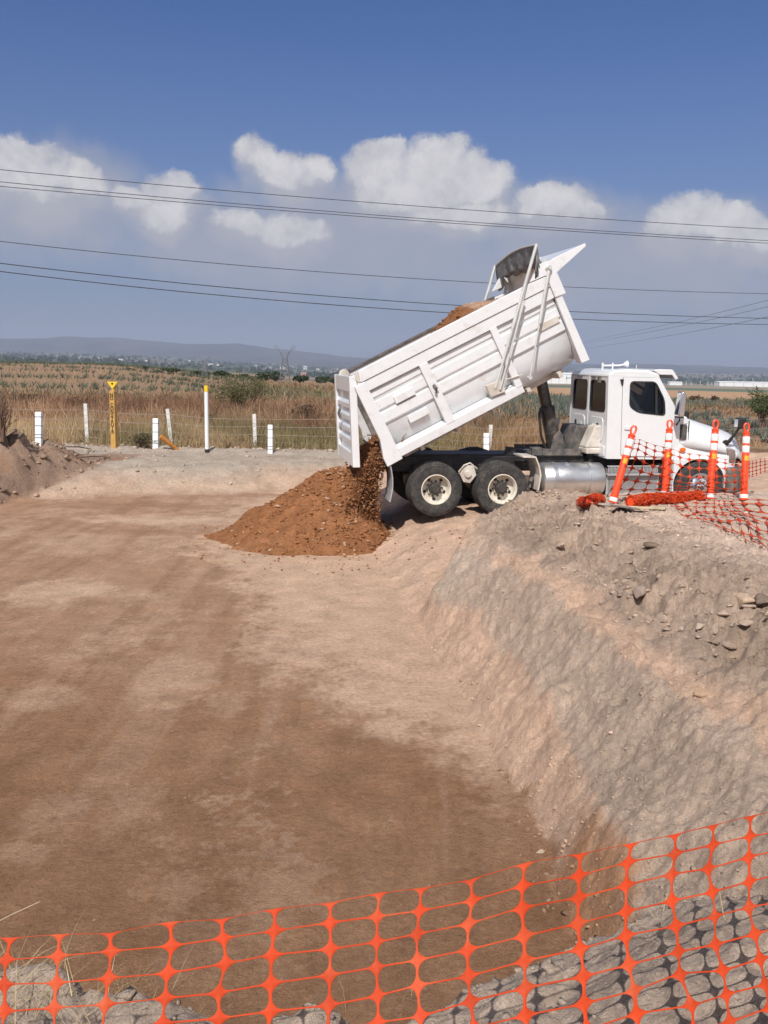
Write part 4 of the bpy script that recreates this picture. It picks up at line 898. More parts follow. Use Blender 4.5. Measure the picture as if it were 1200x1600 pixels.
rng = np.random.default_rng(13); n = 8500; t = rng.random(n) ** .7; y = rng.uniform(-1.08, 1.08, n); y[:4500] = rng.uniform(-1.14, -.92, 4500); y = y * np.interp(t, [0, .36, .5, 1], [.82, .82, 1, 1]); t = np.where(t < .06, t + .06, t)
sp = np.interp(t, [0, .3, .6, 1], [.09, .13, .18, .33]); SX = np.interp(t, tt, px_) + sp * np.clip(rng.normal(size=n), -1.6, 1.6) * .7; SZ = np.interp(t, tt, pz_) + .06 * rng.normal(size=n)
P = np.stack([TRX + SX * cw - y * sw, TRY + SX * sw + y * cw, TRZ + SZ], 1); S = .007 + .03 * rng.random(n) ** 4
cc = np.where(rng.random((n, 1)) < .12, C(.42, .26, .16)[None], C(.30, .135, .061)[None]) * rng.uniform(.75, 1.2, (n, 1))
it.append(stones(P, S, cc, seed=33, flat=.85))
V, Fc, Cc = merge(it); tag(link('falling_soil', np_mesh('falling_soil', V, Fc, Cc, smooth=False), M['soil']), 'brown soil pouring out under the tailgate of the dump truck', 'falling soil', kind='stuff')

# ================================================================== BARRIER TUBES AND NETS BY THE TRUCK
def delineator():
    r = empty('delineator_post'); Zc = lambda q, a, h: (q * math.cos(a), q * math.sin(a), h)
    b = MB(); b.lathe([(.0, .0), (.062, .0), (.062, .10), (.052, .11), (.052, .94), (.047, .955), (.046, .975), (.052, .985), (.052, 1.0), (.03, 1.015), (0, 1.015)], 24, Zc); b.build('tube', M['orange'], r, smooth=True)
    b = MB(); hp = [(.036 * math.cos(a), 0, 1.085 + (.05 if math.sin(a) > 0 else .075) * math.sin(a)) for a in [math.pi * 2 * k / 24 for k in range(25)]]; b.tube(hp, .015, 8, caps=False); b.build('handle', M['orange'], r, smooth=True)
    for z0 in (.70, .835): b = MB(); b.lathe([(.0535, z0), (.0545, z0 + .003), (.0545, z0 + .097), (.0535, z0 + .1)], 24, Zc); b.build('reflective_band', M['reflect'], r, smooth=True)
    b = MB(); b.lathe([(.0635, .02), (.0640, .022), (.0640, .075), (.0635, .078)], 24, Zc); b.build('base_band', M['reflect'], r, smooth=True)
    b = MB(); b._add([(.0545 * math.cos(a), .0545 * math.sin(a), z) for z in (.58, .65) for a in [R(-125 + 10 * k) for k in range(8)]], [(k, k + 1, k + 9, k + 8) for k in range(7)]); b.build('sticker', M['sticker'], r)
    return r
dp = delineator(); TUB = []
for i, ((bx, by), (tx, ty), lab) in enumerate([((957, 786), (992, 664), 'leaning orange delineator tube beside the fuel tank, tipped to the right'),
        ((1039, 776), (1047, 655), 'orange delineator tube standing in front of the cab door'),
        ((1109, 780), (1119, 655), 'orange delineator tube with yellow sticker standing before the front wheel'),
        ((1162, 781), (1167, 660), 'orange delineator tube standing in front of the truck bumper, rightmost of the row')]):
    o = dp if i == 0 else copy_tree(dp); g = ground_hit(bx, by); g[2] = gh(g[0], g[1])
    zc = (g - CAM) @ _f; tp = atd(tx, ty, zc); v = Vector(tp - g); o.location = g
    q = Vector((0, 0, 1)).rotation_difference(v.normalized()); o.rotation_mode = 'QUATERNION'; o.rotation_quaternion = q; s = v.length / 1.15; o.scale = (s, s, s)
    tag(o, lab, 'delineator', 'orange delineator tubes beside the truck'); TUB.append((np.array(g), np.array(tp)))

def net_mesh(name, P, hw, hh, n=24, ex=(.5, .9), jit=.0, seed=0):
    P = np.asarray(P, float); nr, nc = P.shape[0] - 1, P.shape[1] - 1; rng = np.random.default_rng(seed)
    th = np.arange(n) * 2 * np.pi / n; cx, sx = np.cos(th), np.sin(th); m_ = np.maximum(np.abs(cx), np.abs(sx)); bx = cx / m_ * .5; by = sx / m_ * .5
    rx, ry = ex[:2]; pw_ = ex[2] if len(ex) > 2 else 2.0; hx = np.zeros(n); hy = np.zeros(n)      # hole = unit rectangle with elliptic corners, met along each spoke
    for q in range(n):
        lo, hi = 0.0, 2.0
        for _ in range(40):
            t = (lo + hi) / 2; x_, y_ = abs(bx[q] * 2 * t), abs(by[q] * 2 * t); ux, uy = max(0, x_ - (1 - rx)) / rx, max(0, y_ - (1 - ry)) / ry
            if x_ <= 1 and y_ <= 1 and ux ** pw_ + uy ** pw_ <= 1: lo = t
            else: hi = t
        hx[q], hy[q] = bx[q] * 2 * lo, by[q] * 2 * lo
    V = []; Fa = []
    w = hw * (1 + jit * rng.normal(size=(nr, nc, 1))); h_ = hh * (1 + jit * rng.normal(size=(nr, nc, 1)))
    def ev(a, b):
        a = a + .5; b = b + .5
        return (P[:-1, :-1, None] * ((1 - a) * (1 - b))[..., None] + P[:-1, 1:, None] * (a * (1 - b))[..., None] + P[1:, :-1, None] * ((1 - a) * b)[..., None] + P[1:, 1:, None] * (a * b)[..., None])
    one = np.ones((nr, nc, 1)); inner = ev(np.minimum(w, .485) * hx, np.minimum(h_, .485) * hy); outer = ev(one * bx, one * by)
    V = np.concatenate([outer, inner], 2).reshape(-1, 3); base = (np.arange(nr * nc) * 2 * n)[:, None]; k = np.arange(n)
    Fa = np.stack([base + k, base + (k + 1) % n, base + n + (k + 1) % n, base + n + k], -1).reshape(-1, 4)
    import bmesh
    me = np_mesh(name, V, Fa); bm = bmesh.new(); bm.from_mesh(me); bmesh.ops.remove_doubles(bm, verts=bm.verts, dist=1e-4); bm.to_mesh(me); bm.free(); return me
def put_net(name, P, hw, hh, lab, thick, n=16, ex=(.6, .8), jit=.0, m='orangenet', seed=0):
    o = link(name, net_mesh(name, P, hw, hh, n, ex, jit, seed), M[m]); md = o.modifiers.new('s', 'SOLIDIFY'); md.thickness = thick; md.offset = 0
    return tag(o, lab, 'safety net')
def surf(ctrl, nr, nc, wave=0, seed=0):
    """smooth surface through a coarse grid of control points"""
    K = np.asarray(ctrl, float); a, b = K.shape[:2]
    def cr(Q, t):
        k = len(Q); x = t * (k - 1); i = int(min(math.floor(x), k - 2)); f = x - i
        p0, p1, p2, p3 = Q[max(i - 1, 0)], Q[i], Q[i + 1], Q[min(i + 2, k - 1)]
        return .5 * (2 * p1 + (p2 - p0) * f + (2 * p0 - 5 * p1 + 4 * p2 - p3) * f * f + (3 * p1 - p0 - 3 * p2 + p3) * f ** 3)
    rowsU = np.array([cr(K.transpose(1, 0, 2), j / nc) for j in range(nc + 1)]).transpose(1, 0, 2)
    P = np.array([cr(rowsU, i / nr) for i in range(nr + 1)])
    if wave:
        I, J = np.meshgrid(np.arange(nr + 1), np.arange(nc + 1), indexing='ij'); P[..., 1] += wave * fbm(J * .23, I * .23, 2, 600 + seed); P[..., 2] += wave * .6 * fbm(J * .31, I * .31, 2, 610 + seed)
    return P
# hung between the tubes: top edge, middle, foot
def tubept(i, f): return TUB[i][0] * (1 - f) + TUB[i][1] * f + np.array([0, -.06, 0])
def onpx(px, py, y): # point of the pixel ray at world Y
    d = ray(px, py); return CAM + d * (y / d[1])
y0, y1, y2, y3 = [t[0][1] - .07 for t in TUB]
top = [onpx(992, 681, y0), onpx(1044, 697, y1), onpx(1112, 712, y2), onpx(1164, 722, y3)]
mid = [onpx(982, 725, y0 - .05), onpx(1042, 742, y1 - .12), onpx(1110, 752, y2 - .12), onpx(1163, 752, y3)]
def gpt(px, py, up=.03): g = ground_hit(px, py); g[2] = gh(g[0], g[1]) + up; return g
bot = [gpt(948, 782), gpt(1036, 776), gpt(1108, 779), gpt(1163, 780)]
put_net('safety_net', surf([top, mid, bot], 7, 14, .12, 1), .479, .477, 'orange mesh net hanging between the four delineator tubes beside the truck', .004, n=16, ex=(.75, .75))
# lying on the ground from the foot of the tubes to the right edge
rowA = [gpt(1040, 786), gpt(1110, 783), gpt(1165, 782), gpt(1290, 790)]
rowB = [gpt(1062, 800), gpt(1112, 806), gpt(1180, 812), gpt(1290, 835)]
rowC = [gpt(1085, 812), gpt(1130, 833), gpt(1195, 862, .05), gpt(1290, 900, .05)]
Pn = surf([rowA, rowB, rowC], 7, 14, 0, 2)
hz = height(Pn[..., 0].ravel(), Pn[..., 1].ravel()).reshape(Pn.shape[:2]); I, J = np.meshgrid(np.arange(8), np.arange(15), indexing='ij')
Pn[..., 2] = hz + .015 + .06 * np.clip(fbm(J * .25, I * .25, 2, 620) + .2, 0, 1); Pn[..., :2] += .07 * np.stack([fbm(I * .3, J * .3, 2, 621), fbm(I * .3, J * .3, 2, 622)], -1)
put_net('safety_net', Pn, .478, .474, 'orange mesh net spread slack over the ground at the right of the tubes', .004, n=16, ex=(.75, .75))
# strip running on to the right behind the last tube
ra = [onpx(1166, 722, y3 + .1), onpx(1230, 713, 17.5), onpx(1300, 708, 19)]; rb = [onpx(1166, 748, y3 + .1), onpx(1230, 731, 17.5), onpx(1300, 724, 19)]
put_net('safety_net', surf([ra, [(a * .5 + b_ * .5) for a, b_ in zip(ra, rb)], rb], 5, 20, .03, 3), .462, .455, 'short strip of orange mesh net running off to the right of the last tube', .004, n=16, ex=(.75, .75))
# rolled up spare net: many loose loops
def roll(pts, rad, lab, turns, seed):
    rng = np.random.default_rng(seed); b = MB(); P = [np.array(p) for p in pts]; Lx = [0] + list(np.cumsum([np.linalg.norm(P[i + 1] - P[i]) for i in range(len(P) - 1)]))
    def at(t): return np.array([np.interp(t * Lx[-1], Lx, [p[k] for p in P]) for k in range(3)])
    ax = (P[-1] - P[0]) / np.linalg.norm(P[-1] - P[0]); sd = np.cross(ax, [0, 0, 1]); sd /= np.linalg.norm(sd); upv = np.cross(sd, ax)
    for k in range(turns):
        t0 = rng.random(); rr = rad * rng.uniform(.55, 1.05); ph = rng.uniform(0, 6.28); tilt = rng.normal() * .05; n = 14; seg = []
        for j in range(n + 1):
            a = ph + 6.283 * j / n * rng.uniform(.97, 1.03); t = np.clip(t0 + tilt * math.sin(a * 2 + ph) + .01 * rng.normal(), 0, 1)
            q = at(t) + (sd * math.cos(a) * 1.15 + upv * math.sin(a) * .85) * rr * (1 + .12 * rng.normal()); seg.append(q)
        b.tube(seg, .0065, 4, caps=False)
    for k in range(turns // 2):
        a = rng.uniform(0, 6.28); rr = rad * rng.uniform(.8, 1.08); t0 = rng.random() * .8; seg = [at(min(1, t0 + .2 * j / 5)) + (sd * math.cos(a + .3 * rng.normal()) * 1.15 + upv * math.sin(a) * .85) * rr for j in range(6)]; b.tube(seg, .006, 4, caps=False)
    core = MB(); core.tube([at(t) for t in np.linspace(0, 1, 14)], [rad * .62] * 14, 10)
    o = b.build('net_roll', M['orangenet']); core.build('core', M['orange'], o, smooth=True); return tag(o, lab, 'net roll')
g1 = gpt(985, 789, .07); g2 = gpt(1042, 787, .10); g3 = gpt(1095, 781, .08)
g1[2] -= .03; g2[2] -= .03; g3[2] -= .03
roll([g1, g2 * .5 + g1 * .5 + np.array([0, 0, .02]), g2, g3], .10, 'long roll of spare orange net lying at the foot of the delineator tubes', 170, 3)
roll([gpt(909, 790, .035), gpt(924, 787, .045), gpt(938, 784, .035)], .09, 'small bundle of orange net on the ground below the fuel tank', 60, 4)
for (a, b_, w, m, lab) in [((905, 796), (944, 791), .05, 'paleplank', 'pale thin board lying in front of the small net bundle'), ((938, 790), (985, 797), .14, 'plank', 'grey plank under the foot of the leaning tube'), ((974, 795), (1040, 797), .04, 'paleplank', 'narrow pale batten below the long net roll')]:
    p = gpt(*a, .02); q = gpt(*b_, .02); v = Vector(q - p); L_ = v.length; b = MB(); b.box(0, L_, -w, w, -.012, .016); o = b.build('plank', M[m], bevel=.004); o.location = p; o.rotation_mode = 'QUATERNION'; o.rotation_quaternion = v.to_track_quat('X', 'Z'); tag(o, lab, 'plank')

# ================================================================== ORANGE NET IN THE FOREGROUND
cols = [(-160, 1472), (-75, 1468), (10, 1462), (90, 1457), (168, 1452), (262, 1442), (347, 1432), (425, 1420), (515, 1406), (590, 1395), (655, 1385), (732, 1370), (820, 1350), (905, 1332), (980, 1316), (1052, 1300), (1110, 1287), (1170, 1272), (1230, 1259), (1288, 1247), (1345, 1236)]
cols = [(-160 - 84 * k, 1472 + 3 * k) for k in range(9, 0, -1)] + cols + [(1345 + 52 * k, 1236 - 10 * k) for k in range(1, 8)]
NR = 11; P = np.zeros((NR + 1, len(cols), 3))
for j, (cx, cy) in enumerate(cols):
    s = cx / 1200; z0 = np.interp(cx, [-920, -160, 350, 800, 1345, 1720], [1.50, 1.68, 1.76, 1.86, 2.22, 2.5]); lean = np.interp(cx, [-160, 90, 347, 655, 820, 1052, 1170, 1345], [-42, -30, -24, 2, 6, 22, 24, 34])
    yy = cy; x = cx
    for i in range(NR + 1):
        u = i / 7
        if i: yy += np.interp(i, [1, 2, 3, 4, 11], [33, 36, 40, 41.5, 44]) * np.interp(cx, [-160, 500, 800, 1345], [1.06, 1.06, 1.0, .93])
        dx = lean * (u ** 1.7) - 8 * math.sin(min(u, 1) * math.pi) * np.interp(cx, [600, 900], [0, 1])
        zc = z0 - np.interp(cx, [-160, 400, 900, 1345], [.016, .018, .034, .05]) * i
        P[i, j] = atd(x + dx + 2.5 * float(RNG.normal()) + 5 * float(vnoise(np.array([i * .7]), np.array([j * .9]), 5)[0]), yy + 2.0 * float(RNG.normal()) + 4 * float(vnoise(np.array([i * .5]), np.array([j * .8]), 6)[0]), zc)
# subdivide the sheet between nodes so it ripples a little
o = put_net('safety_net', P, .472, .468, 'large orange safety net stretched across the foreground in front of the pit', .0016, n=48, ex=(.42, .80, 1.85), jit=.010)
o.modifiers.new('b', 'BEVEL').width = .0004

# ================================================================== FENCE AND MARKER POSTS
FG = 'posts of the barbed wire fence'
def post_at(px, py): g = ground_hit(px, py); g[2] = gh(g[0], g[1]); return g
def simple_post(name, px, py, ty, w, m, lab, cat, group, tx=None, rings=False, y=None):
    g = post_at(px, py) if y is None else onpx(px, py, y)
    if y is not None: g[2] = gh(g[0], g[1])
    zc = (g - CAM) @ _f; t = atd(px if tx is None else tx, ty, zc); v = Vector(t - g); h = v.length
    b = MB(); b.box(-w, w, -w, w, -.2, h)
    o = b.build(name, M[m], bevel=.012); o.location = g; o.rotation_mode = 'QUATERNION'; o.rotation_quaternion = Vector((0, 0, 1)).rotation_difference(v.normalized())
    if rings:
        for f in (.12, .22, .52, .82): b = MB(); b.box(-w - .003, w + .003, -w - .003, w + .003, h * f, h * f + .018); b.build('band', M['signgrey'], o)
    tag(o, lab, cat, group); return g, h, o
pw = {}
simple_post('marker_post', 61, 691, 644, .085, 'whitepost', 'short white square marker post farthest left before the fence', 'marker post', 'white marker posts by the fence', rings=True)
simple_post('marker_post', 243.5, 699.5, 654, .085, 'whitepost', 'short white marker post just right of the yellow lettered post', 'marker post', 'white marker posts by the fence', rings=True)
simple_post('marker_post', 422.5, 708, 664, .075, 'whitepost', 'short bluish white marker post beside a slim concrete post', 'marker post', 'white marker posts by the fence', rings=True)
simple_post('marker_post', 759.5, 714, 677, .085, 'whitepost', 'short white marker post seen under the raised truck body', 'marker post', 'white marker posts by the fence', rings=True)
fp = []
for (px, py, ty, tx, lab) in [(-40, 689, 625, -41, 'concrete fence post outside the left end'), (137, 696, 631, 134, 'white concrete fence post left of the yellow lettered post'), (268.5, 700, 639, 262, 'leaning concrete fence post behind the broken yellow stake'),
                              (399, 708.5, 647, 397.5, 'slim white concrete fence post left of a short marker post'), (641, 712, 640, 641, 'concrete fence post behind the truck tail'), (764, 714, 664, 767, 'concrete fence post behind the short marker under the truck body'), (905, 712, 650, 905, 'concrete fence post hidden behind the cab'), (1300, 700, 640, 1300, 'concrete fence post beyond the right edge')]:
    g, h, o = simple_post('fence_post', px, py, ty, .062, 'concrete', lab, 'fence post', FG, tx=tx, y=31.2); fp.append((g, h))
    if px in (-40, 905, 1300): bpy.data.objects.remove(o)
WN = ['lowest', 'second lowest', 'second highest', 'topmost']
for k, f in enumerate((.16, .38, .62, .85)):
    b = MB(); rng = random.Random(k); pts = []
    for i in range(len(fp) - 1):
        p = fp[i][0] + np.array([0, -.08, fp[i][1] * f]); q = fp[i + 1][0] + np.array([0, -.08, fp[i + 1][1] * f])
        for j in range(8): t = j / 8; pts.append(tuple(p * (1 - t) + q * t - np.array([0, 0, .06 * math.sin(math.pi * t)])))
    pts.append(tuple(q)); b.tube(pts, .0038, 5, caps=False)
    for i in range(len(pts) - 1):
        for j in range(5):
            t = j / 5; c = Vector(pts[i]).lerp(Vector(pts[i + 1]), t); b.tube([tuple(c + Vector((-.02, 0, -.025))), tuple(c + Vector((.02, 0, .025)))], .0028, 3, caps=False)
    tag(b.build('barbed_wire', M['wire']), WN[k] + ' strand of barbed wire strung along the concrete fence posts', 'barbed wire', 'strands of the barbed wire fence')
# tall white pipe with yellow head
g = post_at(323.5, 707); zc = (g - CAM) @ _f; h = (atd(324.5, 602, zc) - g)[2]; pr = empty('marker_pipe', g); tag(pr, 'tall white pipe marker with a yellow top and black foot', 'marker pipe')
Zc = lambda q, a, z: (q * math.cos(a), q * math.sin(a), z)
b = MB(); b.lathe([(.062, .09), (.062, h * .91)], 20, Zc); b.build('pipe', M['whitepost'], pr, smooth=True)
b = MB(); b.lathe([(.066, h * .91), (.066, h - .01), (.05, h), (0, h)], 20, Zc); b.build('cap', M['yellow2'], pr, smooth=True)
b = MB(); b.lathe([(.07, -.1), (.07, .1), (.06, .105)], 20, Zc); b.build('foot', M['letters'], pr, smooth=True)
# yellow post with letters and a triangular head
g = post_at(179, 699); zc = (g - CAM) @ _f; h = (atd(178, 609, zc) - g)[2]; yp = empty('warning_post', g); yp.rotation_euler = (0, 0, R(-14)); tag(yp, 'tall yellow post with stacked black letters and a triangular head', 'warning post')
b = MB(); b.box(-.085, .085, -.085, .085, -.2, h - .04); b.prism([(-.085, h - .04), (.085, h - .04), (.05, h), (-.05, h)], -.05, .05, XZ); b.build('post', M['yellow'], yp, bevel=.01)
b = MB(); b.box(-.015, .015, -.015, .015, h - .02, h + .1); b.prism([(-.19, h + .26), (.19, h + .26), (.02, h + .05), (-.02, h + .05)], -.03, .03, XZ); hd = b.build('sign_head', M['yellow2'], yp, bevel=.006)
b = MB(); b.prism([(0, h + .16), (.045, h + .20), (0, h + .24), (-.045, h + .20)], -.034, -.031, XZ); b.build('emblem', M['letters'], hd)
fc = bpy.data.curves.new('lettering', 'FONT'); fc.body = '\n'.join('NO CONSTRUIR'); fc.size = .15; fc.space_line = .70; fc.align_x = 'CENTER'; fc.extrude = .002; fc.offset = .004
to = bpy.data.objects.new('lettering', fc); COL.objects.link(to); fc.materials.append(M['letters']); to.parent = yp; to.location = (0, -.0875, h - .20); to.rotation_euler = (R(90), 0, 0)
bpy.context.view_layer.update(); tme = bpy.data.meshes.new_from_object(to.evaluated_get(bpy.context.evaluated_depsgraph_get())); bpy.data.objects.remove(to)
to = bpy.data.objects.new('lettering', tme); COL.objects.link(to); tme.materials.clear(); tme.materials.append(M['letters']); to.parent = yp; to.location = (0, -.0875, h - .20); to.rotation_euler = (R(90), 0, 0)
# broken yellow stake
p = post_at(276, 702); q = atd(251, 682, (p - CAM) @ _f - .3); v = Vector(q - p); b = MB(); Zc2 = lambda r_, a, z: (r_ * math.cos(a), r_ * math.sin(a), z); L_ = v.length
b.lathe([(.06, -.1), (.075, L_ * .5), (.085, L_), (.07, L_ + .01), (0, L_ + .012)], 14, Zc2); o = b.build('stake', M['burnt'], smooth=True); o.location = p; o.rotation_mode = 'QUATERNION'; o.rotation_quaternion = Vector((0, 0, 1)).rotation_difference(v.normalized()); tag(o, 'broken orange yellow stake leaning low against the leaning fence post', 'stake')
# sticks on the far road
for (a, b_, lab) in [((118, 717), (172, 716), 'thin dark stick lying on the dirt in front of the yellow post'), ((102, 700), (142, 703), 'thin dark branch lying near the foot of the fence')]:
    p = gpt(*a, .03); q = gpt(*b_, .03); m_ = (p + q) / 2 + np.array([0, 0, .03]); b = MB(); b.tube([p, m_, q], [.012, .022, .012], 6); tag(b.build('stick', M['twig']), lab, 'stick')

# ================================================================== VEGETATION
def blades(name, B, T, W, colr, mat_, seed=0, bend=.0):
    rng = np.random.default_rng(seed); n = len(B); a = rng.uniform(0, np.pi, n); side = np.stack([np.cos(a), .5 * np.sin(a), 0 * a], 1) * W[:, None] * .5
    Mid = B * .45 + T * .55; Mid[:, 2] += bend * (T[:, 2] - B[:, 2])
    V = np.stack([B - side, B + side, Mid + side * .75, Mid - side * .75, T], 1).reshape(-1, 3); k = (np.arange(n) * 5)[:, None]
    Fq = np.concatenate([k + np.array([[0, 1, 2]]), k + np.array([[0, 2, 3]]), k + np.array([[3, 2, 4]])]); Cc = np.repeat(colr, 5, 0)
    return V, Fq, Cc
def grass(name, n, x0, x1, y0, y1, hfn, cfn, dens, seed, w=.02, lean=.35):
    rng = np.random.default_rng(seed); X = rng.uniform(x0, x1, n); Y = y0 + (y1 - y0) * rng.random(n) ** 1.15; k = rng.random(n) < dens(X, Y); X, Y = X[k], Y[k]; n = len(X)
    H = hfn(X, Y) * rng.uniform(.55, 1.15, n); Z = height(X, Y) - .03; a = rng.uniform(0, 6.28, n); l = lean * 1.5 * np.abs(rng.normal(size=n)) * H; H = H * (.55 + .75 * vnoise(X * 1.3, Y * .9, 733))
    B = np.stack([X, Y, Z], 1); T_ = B + np.stack([l * np.cos(a), l * np.sin(a), H], 1); Wd = w * (1 + .01 * Y) * rng.uniform(.6, 1.5, n)
    cc = np.clip(cfn(X, Y) * (1 + .26 * rng.normal(size=(n, 1))) * (.62 + .45 * vnoise(X * .8, Y * .5, 731) + .35 * vnoise(X * .22, Y * .16, 732))[:, None], .015, .7); return blades(name, B, T_, Wd, cc, None, seed, .05)
straw = C(.40, .29, .17); redb = C(.245, .135, .085); olive = C(.215, .178, .092); gold = C(.43, .27, .15)
def mixc(a, b, t): return a * (1 - t[:, None]) + b * t[:, None]
def cnear(X, Y):
    nz = fbm(X * .35, Y * .35, 3, 700); c = mixc(np.broadcast_to(straw, (len(X), 3)), olive, sm(-.25, .35, nz + .15) * sm(7, 2, X)); return mixc(c, gold, sm(1, 5, X) * .7)
def cmid(X, Y):
    nz = fbm(X * .16, Y * .12, 3, 701); c = mixc(np.broadcast_to(redb, (len(X), 3)), C(.34, .215, .13), sm(-.1, .45, nz)); c = mixc(c, C(.17, .11, .075), sm(.15, .5, fbm(X * .22, Y * .22, 3, 702)) * .8)
    return mixc(c, gold, sm(2, 6, X) * .75)
items = []
items.append(grass('g', 52000, -20, 16, 30.4, 36, lambda X, Y: np.interp(Y, [30.4, 31.3, 36], [.25, .75, .95]) * (.75 + .5 * vnoise(X * .9, Y * .9, 703)), cnear, lambda X, Y: np.clip(.75 + .9 * fbm(X * .6, Y * .6, 2, 704), .12, 1) * (1 - sm(8.5, 10, X)), 40, .011, .3))
items.append(grass('g', 95000, -30, 22, 35, 70, lambda X, Y: .95 * (.6 + .8 * vnoise(X * .4, Y * .4, 705)) * (1 - .35 * sm(48, 66, Y)) * (1 - .6 * sm(.14, .24, X / Y)), cmid, lambda X, Y: np.clip(.8 + .8 * fbm(X * .35, Y * .35, 2, 706), .1, 1) * (1 - .75 * sm(.2, .27, X / Y)) * (1 - .88 * sm(.04, .12, X / Y) * sm(37, 40, Y + 3 * vnoise(X * .3, Y * .3, 707))), 41, .019, .45))
items.append(grass('g', 60000, -60, 70, 62, 130, lambda X, Y: (.6 + .5 * vnoise(X * .2, Y * .2, 708)) * (1 - .5 * sm(.05, .2, X / Y)), lambda X, Y: mixc(np.broadcast_to(C(.29, .18, .105), (len(X), 3)), C(.19, .165, .10), sm(-.2, .3, fbm(X * .06, Y * .06, 3, 709))), lambda X, Y: .8 * (1 - .97 * sm(-.09, -.15, X / Y) * sm(66, 80, Y)) * (1 - sm(.12, .2, X / Y) * sm(100, 112, Y)), 42, .045, .5))
V, Fc, Cc = merge(items); tag(link('dry_grass', np_mesh('dry_grass', V, Fc, Cc), M['veg']), kind='stuff')
# agave: rosettes of stiff blue-grey leaves
def agave(P, S, seed, nl=11, tint=C(.135, .175, .16)):
    rng = np.random.default_rng(seed); n = len(P); B = np.repeat(P, nl, 0); s = np.repeat(S, nl); az = rng.uniform(0, 6.28, n * nl); el = rng.uniform(.2, 1.35, n * nl); L_ = s * rng.uniform(.75, 1.1, n * nl)
    T_ = B + np.stack([L_ * np.cos(el) * np.cos(az), L_ * np.cos(el) * np.sin(az), L_ * np.sin(el)], 1); W = .13 * s
    tone = np.repeat(rng.uniform(.75, 1.2, (n, 1)), nl, 0); cc = np.clip(tint[None] * tone * (1 + .15 * rng.normal(size=(n * nl, 1))), .02, .6); return blades('a', B, T_, W, cc, None, seed)
items = []
rng = np.random.default_rng(50)     # right: broad field behind the truck
X = rng.uniform(3, 60, 9500); Y = rng.uniform(37, 110, 9500); row = np.round((Y + .12 * X) / 2.4) * 2.4 - .12 * X + .25 * rng.normal(size=9500); k = (X / row > .06 + .04 * rng.random(9500)) & (rng.random(9500) < np.interp(row, [37, 42, 75, 100], [.3, .95, .8, .25])) & (fbm(X * .12, row * .12, 2, 711) > -.45)
X, row = X[k], row[k]; items.append(agave(np.stack([X, row, height(X, row)], 1), rng.uniform(.5, .85, len(X)) * (1 - .3 * sm(.2, .28, X / row)), 51, 11, C(.155, .185, .155)))
rr = []                              # left rise: contour rows curving over the hill
for q in np.arange(10, 290, 15.0):
    xs = np.arange(-125, -4, .8); ys = q - .55 * (xs + 30) + 7 * np.sin(xs * .07 + q * .03) + 2.5 * np.sin(xs * .19 + q * .2); d_ = np.hypot(xs, ys); kk = (xs / ys < -.10 - .03 * sm(90, 130, ys)) & (xs / ys > -.54) & (d_ > 78) & (d_ < 240)
    for o_ in (-2.2, -.8, .8, 2.2): rr.append(np.stack([xs[kk], ys[kk] + o_], 1))
rr = np.concatenate(rr); rr += rng.normal(size=rr.shape) * .4; kk = (rng.random(len(rr)) < np.clip(.85 + .6 * fbm(rr[:, 0] * .04, rr[:, 1] * .04, 3, 712), .15, 1)); rr = rr[kk]
items.append(agave(np.stack([rr[:, 0], rr[:, 1], height(rr[:, 0], rr[:, 1])], 1), rng.uniform(.45, .78, len(rr)), 52, 9, C(.115, .135, .09)))
V, Fc, Cc = merge(items); tag(link('agave_field', np_mesh('agave_field', V, Fc, Cc), M['veg']), 'rows of blue grey agave rosettes across the fields beyond the fence', 'agave field', kind='stuff')
# low weeds between the left agave rows
items = [grass('g', 8000, -120, -5, 66, 215, lambda X, Y: .08 + .2 * vnoise(X * .2, Y * .2, 713), lambda X, Y: mixc(np.broadcast_to(C(.29, .185, .11), (len(X), 3)), C(.17, .15, .085), sm(-.1, .3, fbm(X * .05, Y * .05, 3, 714))), lambda X, Y: .75 * (X / Y < -.09), 43, .06, .5)]
V, Fc, Cc = merge(items); tag(link('weeds', np_mesh('weeds', V, Fc, Cc), M['veg']), kind='stuff')

